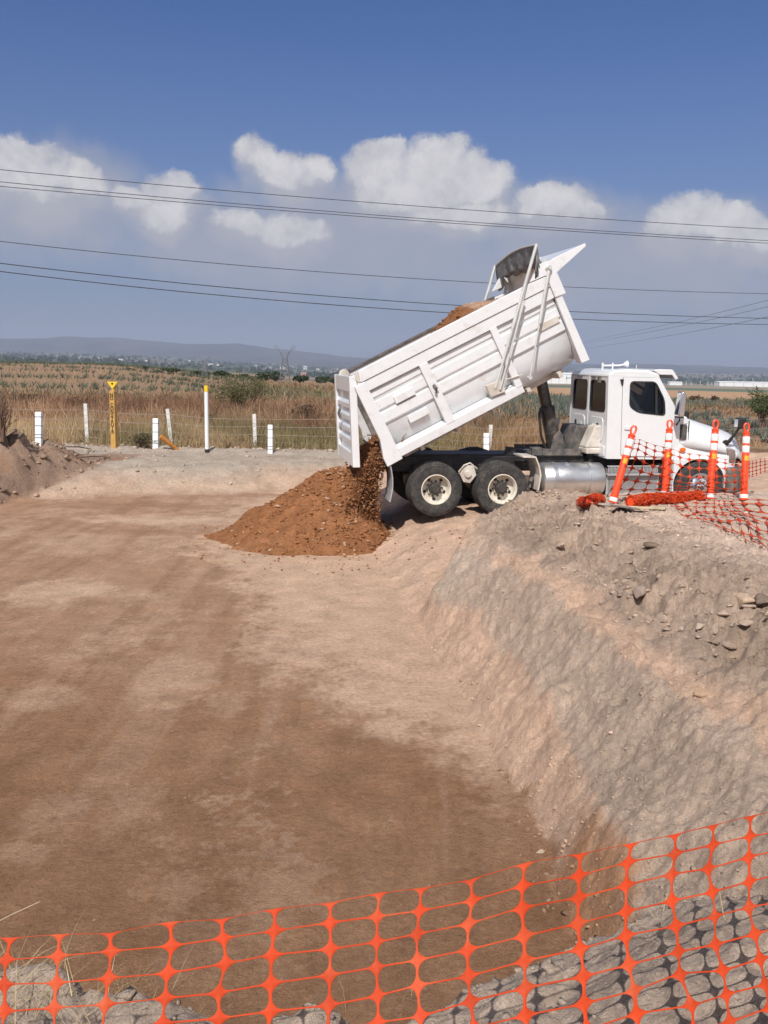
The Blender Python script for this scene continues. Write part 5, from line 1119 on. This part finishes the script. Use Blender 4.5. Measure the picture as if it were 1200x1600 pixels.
def leafcloud(Pt, size, colr, seed=0):
    rng = np.random.default_rng(seed); n = len(Pt); a = rng.normal(size=(n, 3)); a /= np.linalg.norm(a, axis=1, keepdims=True); r_ = rng.normal(size=(n, 3)); b_ = np.cross(a, r_); b_ /= np.linalg.norm(b_, axis=1, keepdims=True)
    s = (size * rng.uniform(.6, 1.3, n))[:, None]; V = np.stack([Pt - a * s, Pt + b_ * s * .45, Pt + a * s, Pt - b_ * s * .45], 1).reshape(-1, 3); k = (np.arange(n) * 4)[:, None]; return V, k + np.arange(4)[None], np.repeat(colr, 4, 0)
def bush(px, py, wpx, hpx, colr, lab, nbr, nlf, leaf, seed, name='bush', bare=False, spread=.55):
    g = post_at(px, py); zc = (g - CAM) @ _f; Wd = wpx / F * zc; Hh = hpx / F * zc; rng = np.random.default_rng(seed); r = empty(name, g); tag(r, lab, 'bush')
    b = MB(); Pt = []
    for k in range(nbr):
        az = rng.uniform(0, 6.28); out = Wd * .5 * rng.uniform(.25, 1); up_ = Hh * rng.uniform(.55, 1.0) * (1.05 - .35 * (out / (Wd * .5)) ** 2); p0 = Vector((rng.normal() * .08 * Wd, rng.normal() * .06 * Wd, 0)); p2 = Vector((out * math.cos(az), out * math.sin(az) * .8, up_)); p1 = p0.lerp(p2, .5) + Vector((rng.normal() * .05, rng.normal() * .05, .1 * Hh))
        b.tube([p0, p1, p2], [.022 * Hh ** .5, .014 * Hh ** .5, .004], 5, caps=False)
        for j in range(5):
            q0 = p1.lerp(p2, rng.random()); q1 = q0 + Vector((rng.normal() * .16 * Wd, rng.normal() * .16 * Wd, abs(rng.normal()) * .16 * Hh)); b.tube([q0, q1], [.007, .003], 3, caps=False)
            for _ in range(max(1, nlf // (nbr * 5))): Pt.append(q0.lerp(q1, rng.random() ** .7) + Vector(rng.normal(size=3)) * (.035 * Wd))
    b.build('branches', M['twig'], r)
    if not bare:
        Pt = np.array(Pt); Pt[:, 2] = np.maximum(Pt[:, 2], .05); tone = np.where(rng.random((len(Pt), 1)) < .3, 1.35, 1.0) * rng.uniform(.75, 1.2, (len(Pt), 1)); V, Fc, Cc = leafcloud(Pt, leaf, np.array(colr)[None] * tone, seed); link('foliage', np_mesh('foliage', V, Fc, Cc), M['leaf'], r)
bush(383, 652, 104, 66, (.125, .125, .05), 'tall olive green thorny bush behind the white pipe marker', 34, 3400, .055, 1)
bush(478, 668, 60, 38, (.10, .065, .042), 'dark brown dry bush to the right of the olive bush', 24, 900, .05, 2)
bush(498, 622, 16, 10, (.10, .13, .04), 'small green shrub alone in the brown field', 12, 500, .07, 3)
bush(1190, 672, 60, 58, (.10, .13, .055), 'dark green bush at the right edge behind the tubes', 26, 2600, .06, 4)
bush(2, 692, 46, 82, (.1, .07, .05), 'bare twiggy shrub at the left end of the fence', 30, 10, .04, 5, bare=True)
bush(225, 700, 40, 22, (.09, .085, .045), 'low dark weeds bush between the yellow post and the fence', 18, 700, .04, 6)
bush(1085, 628, 20, 9, (.13, .09, .055), 'small brown scrub on the bare tan field behind the hood', 12, 500, .12, 7)
bush(1117, 629, 14, 9, (.12, .085, .055), 'dry scrub right of the smaller one on the tan field', 12, 400, .12, 8)
bush(1062, 626, 8, 6, (.12, .085, .055), 'tiny scrub nearest the windshield on the tan field', 10, 260, .12, 9)
bush(798, 607, 30, 16, (.13, .12, .06), 'weedy shrub seen beneath the front of the raised body', 14, 700, .09, 10)
bush(45, 640, 92, 24, (.13, .08, .055), 'wide dark red brown scrub behind the leftmost marker post', 26, 1500, .07, 11)
bush(125, 642, 60, 18, (.14, .085, .055), 'low reddish scrub behind the concrete post left of the yellow post', 20, 900, .07, 12)
bush(225, 640, 70, 16, (.20, .115, .07), 'rusty low scrub right of the yellow lettered post', 20, 900, .07, 13)
bush(330, 668, 30, 20, (.13, .10, .06), 'small brown scrub at the foot of the olive bush', 16, 500, .06, 14)
# dry straw on the near lip
def near_straw():
    rng = np.random.default_rng(60); Bs, Ts, Ws, cs = [], [], [], []
    for (px, py, n, sp, L_, up_) in [(25, 1520, 46, .06, .16, .5), (60, 1560, 40, .07, .15, .35), (205, 1540, 70, .06, .13, .3), (235, 1560, 45, .05, .12, .5), (130, 1590, 40, .07, .14, .4), (280, 1535, 14, .05, .13, .9), (620, 1560, 16, .05, .08, .5), (960, 1450, 30, .05, .08, .4), (1075, 1445, 30, .07, .09, .4), (1010, 1440, 14, .05, .08, .6), (800, 1475, 8, .04, .07, .8), (720, 1540, 14, .06, .1, .5), (330, 1590, 30, .06, .13, .35), (15, 1590, 40, .06, .15, .6)]:
        g = ground_hit(px, py); a = rng.uniform(0, 6.28, n); B = np.stack([g[0] + sp * rng.normal(size=n), g[1] + sp * .7 * rng.normal(size=n), 0 * a], 1); B[:, 2] = height(B[:, 0], B[:, 1]) - .004; l = L_ * rng.uniform(.5, 1.2, n); e = np.abs(rng.normal(size=n)) * up_
        Bs.append(B); Ts.append(B + np.stack([l * np.cos(e) * np.cos(a), l * np.cos(e) * np.sin(a), l * np.sin(e) + .006], 1)); Ws.append(rng.uniform(.0012, .003, n)); cs.append(jitcol((.46, .36, .22), n, .2, rng))
    B, T_, W, cc = map(np.concatenate, (Bs, Ts, Ws, cs)); V, Fq, Cc = blades('s', B, T_, W, cc, None, 61, .08)
    return tag(link('straw', np_mesh('straw', V, Fq, Cc), M['veg']), kind='stuff')
near_straw()
for (pts, r_, lab) in [([(-62, 1512), (-20, 1449), (20, 1428), (62, 1409)], .0022, 'pale dry stem sticking out over the pit at the left edge'), ([(268, 1548), (290, 1500), (305, 1472)], .0016, 'thin dry stem standing behind the net at the lower left'), ([(541, 1580), (536, 1545), (527, 1522)], .0014, 'short curled dry stem behind the net at the lower middle')]:
    g = ground_hit(*pts[0]); zg = (g - CAM) @ _f; g[2] = gh(g[0], g[1]) - .01; P3 = [g] + [atd(x, y, zg - .02 * (i + 1)) for i, (x, y) in enumerate(pts[1:])]; b = MB(); b.tube(P3, [r_ * (1 - .6 * k / (len(P3) - 1)) for k in range(len(P3))], 5); tag(b.build('dry_stem', M['paleplank']), lab, 'dry stem')

# ================================================================== FAR COUNTRY
TRG = 'round dark trees on the far fields'
def far_tree(px, py, wpx, hpx, seed, lab):
    g = ground_hit(px, py, 6000); zc = (g - CAM) @ _f; Wd = wpx / F * zc; Hh = hpx / F * zc; rng = np.random.default_rng(seed); r = empty('tree', (g[0], g[1], gh(g[0], g[1]) - .1)); tag(r, lab, 'tree', TRG)
    b = MB(); b.tube([(0, 0, 0), (.02 * Wd, 0, Hh * .5)], [.04 * Wd, .02 * Wd], 6)
    for k in range(4): a = k * 1.6; b.tube([(0, 0, Hh * .25), (Wd * .25 * math.cos(a), Wd * .25 * math.sin(a), Hh * .6)], [.02 * Wd, .008 * Wd], 5)
    b.build('trunk', M['twig'], r)
    nb = 9; cen = np.stack([rng.normal(size=nb) * Wd * .22, rng.normal(size=nb) * Wd * .2, Hh * rng.uniform(.35, .75, nb)], 1); n = 420; k = rng.integers(0, nb, n); d = rng.normal(size=(n, 3)); d /= np.linalg.norm(d, axis=1, keepdims=True)
    Pt = cen[k] + d * (rng.uniform(.5, 1, (n, 1))) * np.array([Wd * .22, Wd * .22, Hh * .25]); Pt[:, 2] = np.maximum(Pt[:, 2], .05 * Hh); cc = C(.045, .062, .03)[None] * rng.uniform(.7, 1.5, (n, 1)); V, Fc, Cc = leafcloud(Pt, .075 * Wd, cc, seed); link('crown', np_mesh('crown', V, Fc, Cc), M['leaf'], r)
for i, (px, py, w, h, lab) in enumerate([(200, 578, 12, 5, 'small dark tree at the left end of the pale far field'), (226, 579, 12, 9, 'rounded dark tree standing singly in the pale far field'), (268, 583, 24, 10, 'broad dark tree above the lower edge of the pale field'), (248, 582, 16, 5, 'low dark bush touching the broad tree on its left'),
        (318, 588, 28, 11, 'broad dark tree in front of the pale field, left of a pair'), (346, 589, 28, 11, 'broad dark tree right of its twin before the pale field'), (380, 592, 22, 9, 'flat dark tree just above the olive bush'), (410, 596, 30, 17, 'dark green tree left of the lattice pylon'), (432, 597, 24, 18, 'tall dark green tree touching the pylon on its left'), (468, 598, 34, 15, 'wide dark tree right of the pylon foot'), (500, 599, 30, 12, 'dark tree before the pinkish house'), (522, 600, 24, 11, 'dark tree next to the tailgate of the truck')]): far_tree(px, py, w, h, 80 + i, lab)
def wood():
    rng = np.random.default_rng(70); n = 3600; Y = 1250 * (5200 / 1250) ** rng.random(n); X = rng.uniform(-.48, .48, n) * Y; k = (rng.random(n) < np.clip(.62 + 1.2 * fbm(X * .0035, Y * .002, 3, 720), .05, 1)) & ~((X / Y < -.07) & (X / Y > -.36) & (Y < 1750)) & ~((X / Y > .12) & (Y < 1900)); X, Y = X[k], Y[k]; n = len(X)
    Z = height(X, Y); S = rng.uniform(4, 9, n); nl = 22; c_ = np.repeat(np.stack([X, Y, Z + S * .7], 1), nl, 0); s = np.repeat(S, nl); d = rng.normal(size=(n * nl, 3)); d /= np.linalg.norm(d, axis=1, keepdims=True); Pt = c_ + d * s[:, None] * np.array([1.0, 1.0, .72]) * rng.uniform(.55, 1, (n * nl, 1))
    cc = np.repeat(C(.05, .065, .035)[None] * rng.uniform(.7, 1.5, (n, 1)), nl, 0) * rng.uniform(.7, 1.35, (n * nl, 1)); V, Fc, Cc = leafcloud(Pt, s * .42, cc, 71); tag(link('woods', np_mesh('woods', V, Fc, Cc), M['leaf']), 'dark band of trees around the town in the far valley', 'woods', kind='stuff')
wood()
def house(px, py, wpx, hpx, seed, lab, group=None, wallm='houses', roofm='houseroof', flat=True):
    g = ground_hit(px, py, 8000); zc = (g - CAM) @ _f; w = wpx / F * zc / 2; h = hpx / F * zc; r = empty('house', (g[0], g[1], gh(g[0], g[1])), R((seed * 37) % 30 - 15)); tag(r, lab, 'house', group); d = min(w, 6)
    b = MB(); b.box(-w, w, -d, d, -1, h); b.build('wall', M[wallm], r)
    b = MB()
    if flat: b.box(-w - .2, w + .2, -d - .2, d + .2, h + .01, h + .25)
    else: b.prism([(-d - .4, h), (d + .4, h), (0, h + d * .5)], -w - .3, w + .3, lambda p, q, a: (a, p, q))
    b.build('roof', M['houses' if flat else roofm], r)
    for f in (-.5, .2): b = MB(); b.box(w * f, w * (f + .3), -d - .05, -d - .01, h * .3, h * .7); b.build('window', M['glassdark'], r)
HG = 'small white houses of the far valley town'
for i, (px, py, w, h) in enumerate([(5, 553, 6, 2), (68, 555, 6, 2), (125, 561, 7, 2), (152, 561, 6, 3), (190, 564, 9, 3), (212, 567, 9, 3), (228, 566, 6, 3), (297, 567, 5, 4), (313, 570, 5, 3), (330, 571, 7, 3), (342, 572, 5, 3), (400, 574, 5, 3), (424, 575, 4, 3), (442, 577, 7, 4), (457, 577, 5, 4), (477, 577, 5, 5), (496, 579, 5, 3), (524, 577, 6, 2), (538, 578, 6, 2)]): house(px, py, w, h, i, 'tiny white house among the trees of the far valley', HG)
house(475, 590, 9, 6, 30, 'pinkish house with a pitched roof between dark trees right of the pylon', None, 'houseroof', 'houseroof', False)
# white works buildings on the right
def works(px0, px1, py, hpx, depth, lab, sign=False):
    g = ground_hit((px0 + px1) / 2, py, 8000); zc = (g - CAM) @ _f; w = (px1 - px0) / F * zc / 2; h = hpx / F * zc; r = empty('factory', (g[0], g[1], gh(g[0], g[1])), 0); tag(r, lab, 'factory')
    b = MB(); b.box(-w, w, 0, depth, -3, h); b.build('wall', M['factory'], r); b = MB(); b.prism([(-.5, h), (depth + .5, h), (depth * .5, h + .06 * depth)], -w - .5, w + .5, lambda p, q, a: (a, p, q)); b.build('roof', M['factory'], r)
    b = MB()
    for k in range(7): x = -w + 2 * w * (k + .5) / 7; b.box(x - .01 * w, x + .01 * w, -.12, -.02, 0, h)
    b.build('seam', M['sign_dim'] if 'sign_dim' in M else M['pole'], r)
    if sign:
        u = w * 2 / (px1 - px0); b = MB(); x0 = (885 - (px0 + px1) / 2) * u; zc0 = h * .62
        b.prism([(x0 - 1.2 * u, zc0 - 1.8 * u), (x0 + 1.2 * u, zc0 - 1.8 * u), (x0 + .9 * u, zc0 + .6 * u), (x0, zc0 + 2 * u), (x0 - .9 * u, zc0 + .6 * u)], -.3, -.1, XZ)
        b.build('emblem', M['signgrey'], r); b = MB(); rng = random.Random(4); x = x0 + 2.4 * u
        while x < x0 + 15 * u:
            ww = rng.uniform(.8, 1.4) * u; b.box(x, x + ww, -.3, -.1, zc0 - .7 * u, zc0 + rng.uniform(.5, .9) * u); x += ww + .35 * u
        b.build('lettering', M['signgrey'], r)
works(855, 940, 600, 15, 40, 'large white warehouse with a dark emblem seen between truck body and cab', True)
works(1124, 1230, 604.5, 6.5, 30, 'long low white factory on the far right of the plain')
works(1046, 1066, 602, 5, 15, 'small white shed just right of the sun visor')
for i, (px, py, h) in enumerate([(1072, 602, 6), (1080, 602, 5), (1094, 602, 7), (1106, 602, 6), (1112, 602, 5), (1176, 602, 10)]):
    g = ground_hit(px, py, 8000); zc = (g - CAM) @ _f; hh = h / F * zc; b = MB(); b.tube([(0, 0, -1), (0, 0, hh)], .45, 8); b.tube([(0, 0, hh), (0, 0, hh + .3)], .6, 8); o = b.build('pole', M['factory']); o.location = (g[0], g[1], gh(g[0], g[1])); tag(o, 'thin pale pole standing before the low white factory on the plain', 'pole', 'pale poles on the far plain')
# lattice pylons
def pylon(px, py, tpy, lab):
    g = ground_hit(px, py, 6000); zc = (g - CAM) @ _f; H_ = (py - tpy) / F * zc; k = H_ / 60; r = empty('pylon', (g[0], g[1], gh(g[0], g[1]))); tag(r, lab, 'pylon'); b = MB(); t = .16 * k * 1.6
    W0, W1, zw = 8.2 * k, 3.6 * k, 40 * k
    lv = [0, 9, 17, 24, 30, 35, 40]
    for i in range(len(lv) - 1):
        za, zb_ = lv[i] * k, lv[i + 1] * k; wa = W0 + (W1 - W0) * za / zw; wb = W0 + (W1 - W0) * zb_ / zw
        ca = [Vector((sx * wa, sy * wa, za)) for sx, sy in ((-1, -1), (1, -1), (1, 1), (-1, 1))]; cb = [Vector((sx * wb, sy * wb, zb_)) for sx, sy in ((-1, -1), (1, -1), (1, 1), (-1, 1))]
        for j in range(4): b.tube([ca[j], cb[j]], t * 1.5, 4); b.tube([ca[j], cb[(j + 1) % 4]], t, 4); b.tube([ca[(j + 1) % 4], cb[j]], t, 4); b.tube([cb[j], cb[(j + 1) % 4]], t, 4)
    b.build('tower', M['lattice'], r); b = MB()
    for s in (-1, 1):
        for y in (-1.2 * k, 1.2 * k):
            b.tube([(s * 3.4 * k, y, 40 * k), (s * 8 * k, y, 50 * k), (s * 13 * k, 0, 59 * k)], t * 1.4, 4); b.tube([(s * 1.0 * k, y, 40 * k), (s * 8 * k, y, 50 * k)], t, 4); b.tube([(s * 8 * k, y, 50 * k), (s * 18 * k, 0, 57 * k)], t, 4); b.tube([(s * 8 * k, y, 50 * k), (0, y, 46 * k)], t * 1.2, 4)
        b.tube([(s * 18 * k, 0, 57 * k), (s * 13 * k, 0, 60 * k)], t, 4); b.tube([(s * 14 * k, 0, 57 * k), (s * 14 * k, 0, 53 * k)], t, 4)
    b.build('crossarm', M['lattice'], r)
pylon(445, 599, 540, 'lattice pylon with a forked head rising beyond the brown field')
pylon(320, 590, 556, 'smaller faint lattice pylon farther away to the left')
# overhead cables
def cable(pts, z0, z1, r_, lab, grp):
    xs = [p[0] for p in pts]; co = np.polyfit(xs, [p[1] for p in pts], 2); P3 = []
    for x in np.linspace(-260, 1460, 44):
        zc = 1 / np.interp(x, [0, 1200], [1 / z0, 1 / z1]) if 0 <= x <= 1200 else 1 / (1 / z0 + (1 / z1 - 1 / z0) * x / 1200); P3.append(atd(x, np.polyval(co, x), zc))
    b = MB(); b.tube(P3, r_, 6, caps=False); tag(b.build('power_cable', M['cable'], smooth=True), lab, 'power cable', grp)
PG = 'overhead power cables'
cable([(0, 265), (600, 318), (1200, 358)], 44, 58, .018, 'highest overhead cable crossing the clouds', PG)
cable([(0, 284), (600, 337), (1200, 376)], 44, 58, .018, 'second overhead cable, upper one of the close pair crossing the clouds', PG)
cable([(0, 291), (600, 341), (1200, 380)], 44.6, 58.8, .018, 'third overhead cable, lower one of the close pair crossing the clouds', PG)
cable([(0, 377), (600, 432), (1200, 459)], 42, 64, .018, 'single overhead cable below the clouds', PG)
cable([(0, 411), (480, 461), (900, 486), (1200, 498)], 42, 70, .023, 'upper cable of the lowest pair passing behind the truck body', PG)
cable([(0, 424), (480, 473), (900, 499), (1200, 507)], 42, 70, .023, 'lowest overhead cable passing behind the truck body', PG)
for i, (y0_, y1_, w) in enumerate([(535, 464, 'upper'), (538, 474, 'middle'), (546, 490, 'lower')]):
    P3 = [atd(lerp(905, 1330, t), lerp(y0_, y1_ - (y0_ - y1_) * .44, t) + 6 * math.sin(math.pi * t), 1 / lerp(1 / 700, 1 / 170, t)) for t in np.linspace(0, 1, 20)]
    b = MB(); b.tube(P3, .05, 5, caps=False); tag(b.build('power_cable', M['cable']), w + ' of three faint far cables rising to the right above the cab', 'power cable', 'faint far cables')
# hills on the horizon
def hills():
    xs = np.linspace(-7600, 7600, 420); t = np.linspace(0, 1, 60); Xh, Th = np.meshgrid(xs, t); Y0 = 5200 + 300 * fbm(Xh * .0006, Xh * 0, 2, 800); Yh = Y0 + Th * 2900
    u = Xh / 7000.0
    prof = np.interp(u, [-1.1, -.42, -.36, -.30, -.22, -.17, -.13, -.05, .05, .2, .3, .42, 1.1], [150, 175, 188, 190, 150, 158, 120, 70, 45, 40, 52, 42, 60])
    Zh = -45 + prof * 1.0 * sm(0, .85, Th) * (1 + .10 * fbm(Xh * .0012, Yh * .0012, 4, 801)) + 14 * fbm(Xh * .004, Yh * .004, 4, 802) * sm(0, .3, Th) * (1 - sm(.8, 1, Th) * .5)
    k = 420; idx = (np.arange(59)[:, None] * k + np.arange(k - 1)[None]).ravel()
    tag(link('hills', np_mesh('hills', np.stack([Xh, Yh, Zh], -1).reshape(-1, 3), np.stack([idx, idx + 1, idx + k + 1, idx + k], 1), smooth=True), M['hill']), kind='structure')
hills()
# air
hz = MB(); hz.box(-8900, 8900, -8900, 8900, -60, 240)
hm = new_mat('haze'); N, L = nodes(hm); N.remove(N['Principled BSDF']); pv_ = N.new('ShaderNodeVolumePrincipled'); pv_.inputs['Color'].default_value = (.64, .74, .97, 1); pv_.inputs['Density'].default_value = 1.5e-4; pv_.inputs['Anisotropy'].default_value = 0.0
L.new(pv_.outputs[0], N['Material Output'].inputs['Volume']); tag(hz.build('haze', hm), kind='stuff')

# ================================================================== SKY, SUN, CAMERA
SUN_EL = R(48); LD = np.array([.273, .965]); LD = LD / np.linalg.norm(LD)
sd = (-LD[0] * math.cos(SUN_EL), -LD[1] * math.cos(SUN_EL), math.sin(SUN_EL))
w = bpy.data.worlds.new('World'); scn.world = w; w.use_nodes = True; N = w.node_tree.nodes; L = w.node_tree.links
sky = N.new('ShaderNodeTexSky'); sky.sky_type = 'NISHITA'; sky.sun_disc = False; sky.sun_elevation = SUN_EL; sky.sun_rotation = math.atan2(sd[0], sd[1]); sky.altitude = 1500; sky.air_density = 1.0; sky.dust_density = 1.0; sky.ozone_density = 2.0
bg = N['Background']; bg.inputs['Strength'].default_value = .08
tc = N.new('ShaderNodeTexCoord'); sep = N.new('ShaderNodeSeparateXYZ'); L.new(tc.outputs['Generated'], sep.inputs[0])
def mth(op, a, b=None, c=None, clamp=False):
    n = N.new('ShaderNodeMath'); n.operation = op; n.use_clamp = clamp
    for i, v in enumerate((a, b, c)):
        if v is None: continue
        if isinstance(v, (int, float)): n.inputs[i].default_value = v
        else: L.new(v, n.inputs[i])
    return n.outputs[0]
def rng_(v, a, b, lo=0, hi=1, smooth=True):
    n = N.new('ShaderNodeMapRange'); n.interpolation_type = 'SMOOTHSTEP' if smooth else 'LINEAR'; L.new(v, n.inputs[0]); n.inputs[1].default_value = a; n.inputs[2].default_value = b; n.inputs[3].default_value = lo; n.inputs[4].default_value = hi; return n.outputs[0]
# azimuth / elevation of the direction looked at
az = mth('ARCTAN2', sep.outputs[0], sep.outputs[1]); el = mth('ARCSINE', sep.outputs[2])
cv = N.new('ShaderNodeCombineXYZ'); L.new(az, cv.inputs[0]); L.new(el, cv.inputs[1])
def noise(scale, detail, rough=.6, off=0, src=None):
    n = N.new('ShaderNodeTexNoise'); n.inputs['Scale'].default_value = scale; n.inputs['Detail'].default_value = detail; n.inputs['Roughness'].default_value = rough; mp = N.new('ShaderNodeMapping'); mp.inputs['Location'].default_value = (off, off * .7, off * .3); L.new(src or cv.outputs[0], mp.inputs[0]); L.new(mp.outputs[0], n.inputs['Vector']); return n
nw = noise(9, 6, .62, 3.1)
sub = N.new('ShaderNodeVectorMath'); sub.operation = 'SUBTRACT'; L.new(nw.outputs['Color'], sub.inputs[0]); sub.inputs[1].default_value = (.5, .5, .5)
scl = N.new('ShaderNodeVectorMath'); scl.operation = 'SCALE'; L.new(sub.outputs[0], scl.inputs[0]); scl.inputs['Scale'].default_value = .055
wp = N.new('ShaderNodeVectorMath'); wp.operation = 'ADD'; L.new(cv.outputs[0], wp.inputs[0]); L.new(scl.outputs[0], wp.inputs[1]); wsep = N.new('ShaderNodeSeparateXYZ'); L.new(wp.outputs[0], wsep.inputs[0])
puff = noise(24, 9, .58, 7.7, wp.outputs[0]); fine = noise(75, 6, .6, 1.2, wp.outputs[0])
sh_ = N.new('ShaderNodeVectorMath'); sh_.operation = 'ADD'; L.new(wp.outputs[0], sh_.inputs[0]); sh_.inputs[1].default_value = (-.006, .013, 0); puff2 = noise(24, 5, .55, 7.7, sh_.outputs[0])
def azel(px, py): d = ray(px, py); d = d / np.linalg.norm(d); return math.atan2(d[0], d[1]), math.asin(d[2])
def blobfield(bl, low=.62):
    cur = None
    for px, py, rx, ry in bl:
        a, e = azel(px, py); dx = mth('DIVIDE', mth('SUBTRACT', wsep.outputs[0], a), rx / F); dy = mth('DIVIDE', mth('SUBTRACT', wsep.outputs[1], e), ry / F); dy = mth('MAXIMUM', dy, mth('MULTIPLY', dy, low))
        d2 = mth('ADD', mth('MULTIPLY', dx, dx), mth('MULTIPLY', dy, dy)); v = mth('SUBTRACT', 1, d2); cur = v if cur is None else mth('SMOOTH_MAX', cur, v, .35)
    return cur
crisp = [(60, 262, 70, 40), (20, 250, 50, 36), (125, 275, 45, 24), (270, 295, 46, 28), (225, 305, 40, 18), (265, 330, 40, 20), (410, 228, 34, 26), (455, 252, 56, 28), (495, 250, 34, 18),
         (600, 250, 58, 36), (690, 262, 80, 44), (650, 285, 90, 34), (745, 275, 50, 30), (390, 345, 54, 20), (460, 350, 60, 26), (860, 310, 70, 24), (900, 325, 50, 18), (720, 330, 80, 20), (1060, 335, 60, 32), (1120, 350, 70, 24), (1190, 365, 60, 24)]
soft = [(100, 300, 130, 60), (280, 340, 80, 40), (560, 340, 220, 60), (620, 390, 200, 46), (860, 350, 170, 50), (1060, 400, 260, 60), (400, 390, 200, 40), (30, 340, 100, 40), (850, 430, 260, 40)]
fc_ = blobfield([(x, y + 7, a * .97, b * 1.0) for x, y, a, b in crisp], 1.0); fs_ = blobfield(soft); fb_ = blobfield([(x, y + .55 * b, a * 1.06, b * 1.1) for x, y, a, b in crisp], .6)
pv2 = mth('MULTIPLY', mth('SUBTRACT', puff.outputs['Fac'], .5), 2.0); fv2 = mth('MULTIPLY', mth('SUBTRACT', fine.outputs['Fac'], .5), .95)
dens = mth('ADD', mth('ADD', fc_, pv2), fv2)
a_c = rng_(dens, -.22, .50); a_b0 = mth('MULTIPLY', rng_(mth('ADD', fb_, mth('MULTIPLY', pv2, .7)), -.45, .9), .88); core = mth('ADD', mth('MULTIPLY', mth('SUBTRACT', puff.outputs['Fac'], puff2.outputs['Fac']), 1.5), rng_(dens, -.1, 1.1, .40, .86), None, True)
a_s = mth('MULTIPLY', rng_(mth('ADD', fs_, mth('MULTIPLY', pv2, .8)), -.8, 1.1), .85)
front = rng_(sep.outputs[1], 0, .2)
# behind the camera: unseen bright warm clouds, added as fill light
bn = noise(3.0, 8, .6, 12.0, tc.outputs['Generated']); a_b = mth('MULTIPLY', rng_(bn.outputs['Fac'], .40, .58), mth('SUBTRACT', 1, front)); a_b = mth('MULTIPLY', a_b, rng_(el, .05, .2))
# grey air near the horizon
hazef = rng_(el, .36, -.02, 0, 1, False); hazef = mth('POWER', hazef, 1.55)
def mixc_(f, a, b):
    m = N.new('ShaderNodeMix'); m.data_type = 'RGBA'
    if isinstance(f, (int, float)): m.inputs[0].default_value = f
    else: L.new(f, m.inputs[0])
    for i, v in ((6, a), (7, b)):
        if isinstance(v, tuple): m.inputs[i].default_value = (*v, 1)
        else: L.new(v, m.inputs[i])
    return m.outputs[2]
K = 1 / .08
def rad(*c): return tuple(x * K for x in c)
ml = N.new('ShaderNodeMix'); ml.data_type = 'RGBA'; ml.blend_type = 'MULTIPLY'; ml.inputs[0].default_value = 1; L.new(sky.outputs[0], ml.inputs[6]); ml.inputs[7].default_value = (.47, .70, 1.08, 1)
c = mixc_(mth('MULTIPLY', hazef, .95), ml.outputs[2], rad(.235, .243, .292))
c = mixc_(a_s, c, rad(.385, .40, .465))
lit = mixc_(core, rad(.42, .42, .475), rad(.755, .74, .74))
c = mixc_(a_b0, c, rad(.45, .455, .505))
c = mixc_(mth('MULTIPLY', a_c, mth('SUBTRACT', 1, mth('MULTIPLY', hazef, .45))), c, lit)
c = mixc_(a_b, c, rad(1.02, .97, .90))
L.new(c, bg.inputs['Color'])
sl = bpy.data.lights.new('sun', 'SUN'); sl.energy = 4.45; sl.angle = R(.53); sl.color = (1, .955, .905); so = bpy.data.objects.new('sun', sl); COL.objects.link(so); so.location = (-20, -40, 60)
so.rotation_euler = Vector((-sd[0], -sd[1], -sd[2])).to_track_quat('-Z', 'Y').to_euler()
cd = bpy.data.cameras.new('camera'); cd.sensor_fit = 'VERTICAL'; cd.sensor_height = 24; cd.lens = 24 * F / 1600; cd.clip_start = .05; cd.clip_end = 40000
co = bpy.data.objects.new('camera', cd); COL.objects.link(co); co.matrix_world = Matrix((( _r[0], _u[0], -_f[0], CAM[0]), (_r[1], _u[1], -_f[1], CAM[1]), (_r[2], _u[2], -_f[2], CAM[2]), (0, 0, 0, 1))); scn.camera = co
scn.render.engine = 'CYCLES'; scn.cycles.use_denoising = True; scn.cycles.volume_bounces = 0; scn.cycles.max_bounces = 6; scn.cycles.diffuse_bounces = 3; scn.cycles.transparent_max_bounces = 8
vs = scn.view_settings; vs.view_transform = 'Standard'; vs.look = 'None'; vs.exposure = 0; vs.gamma = 1; vs.use_curve_mapping = False
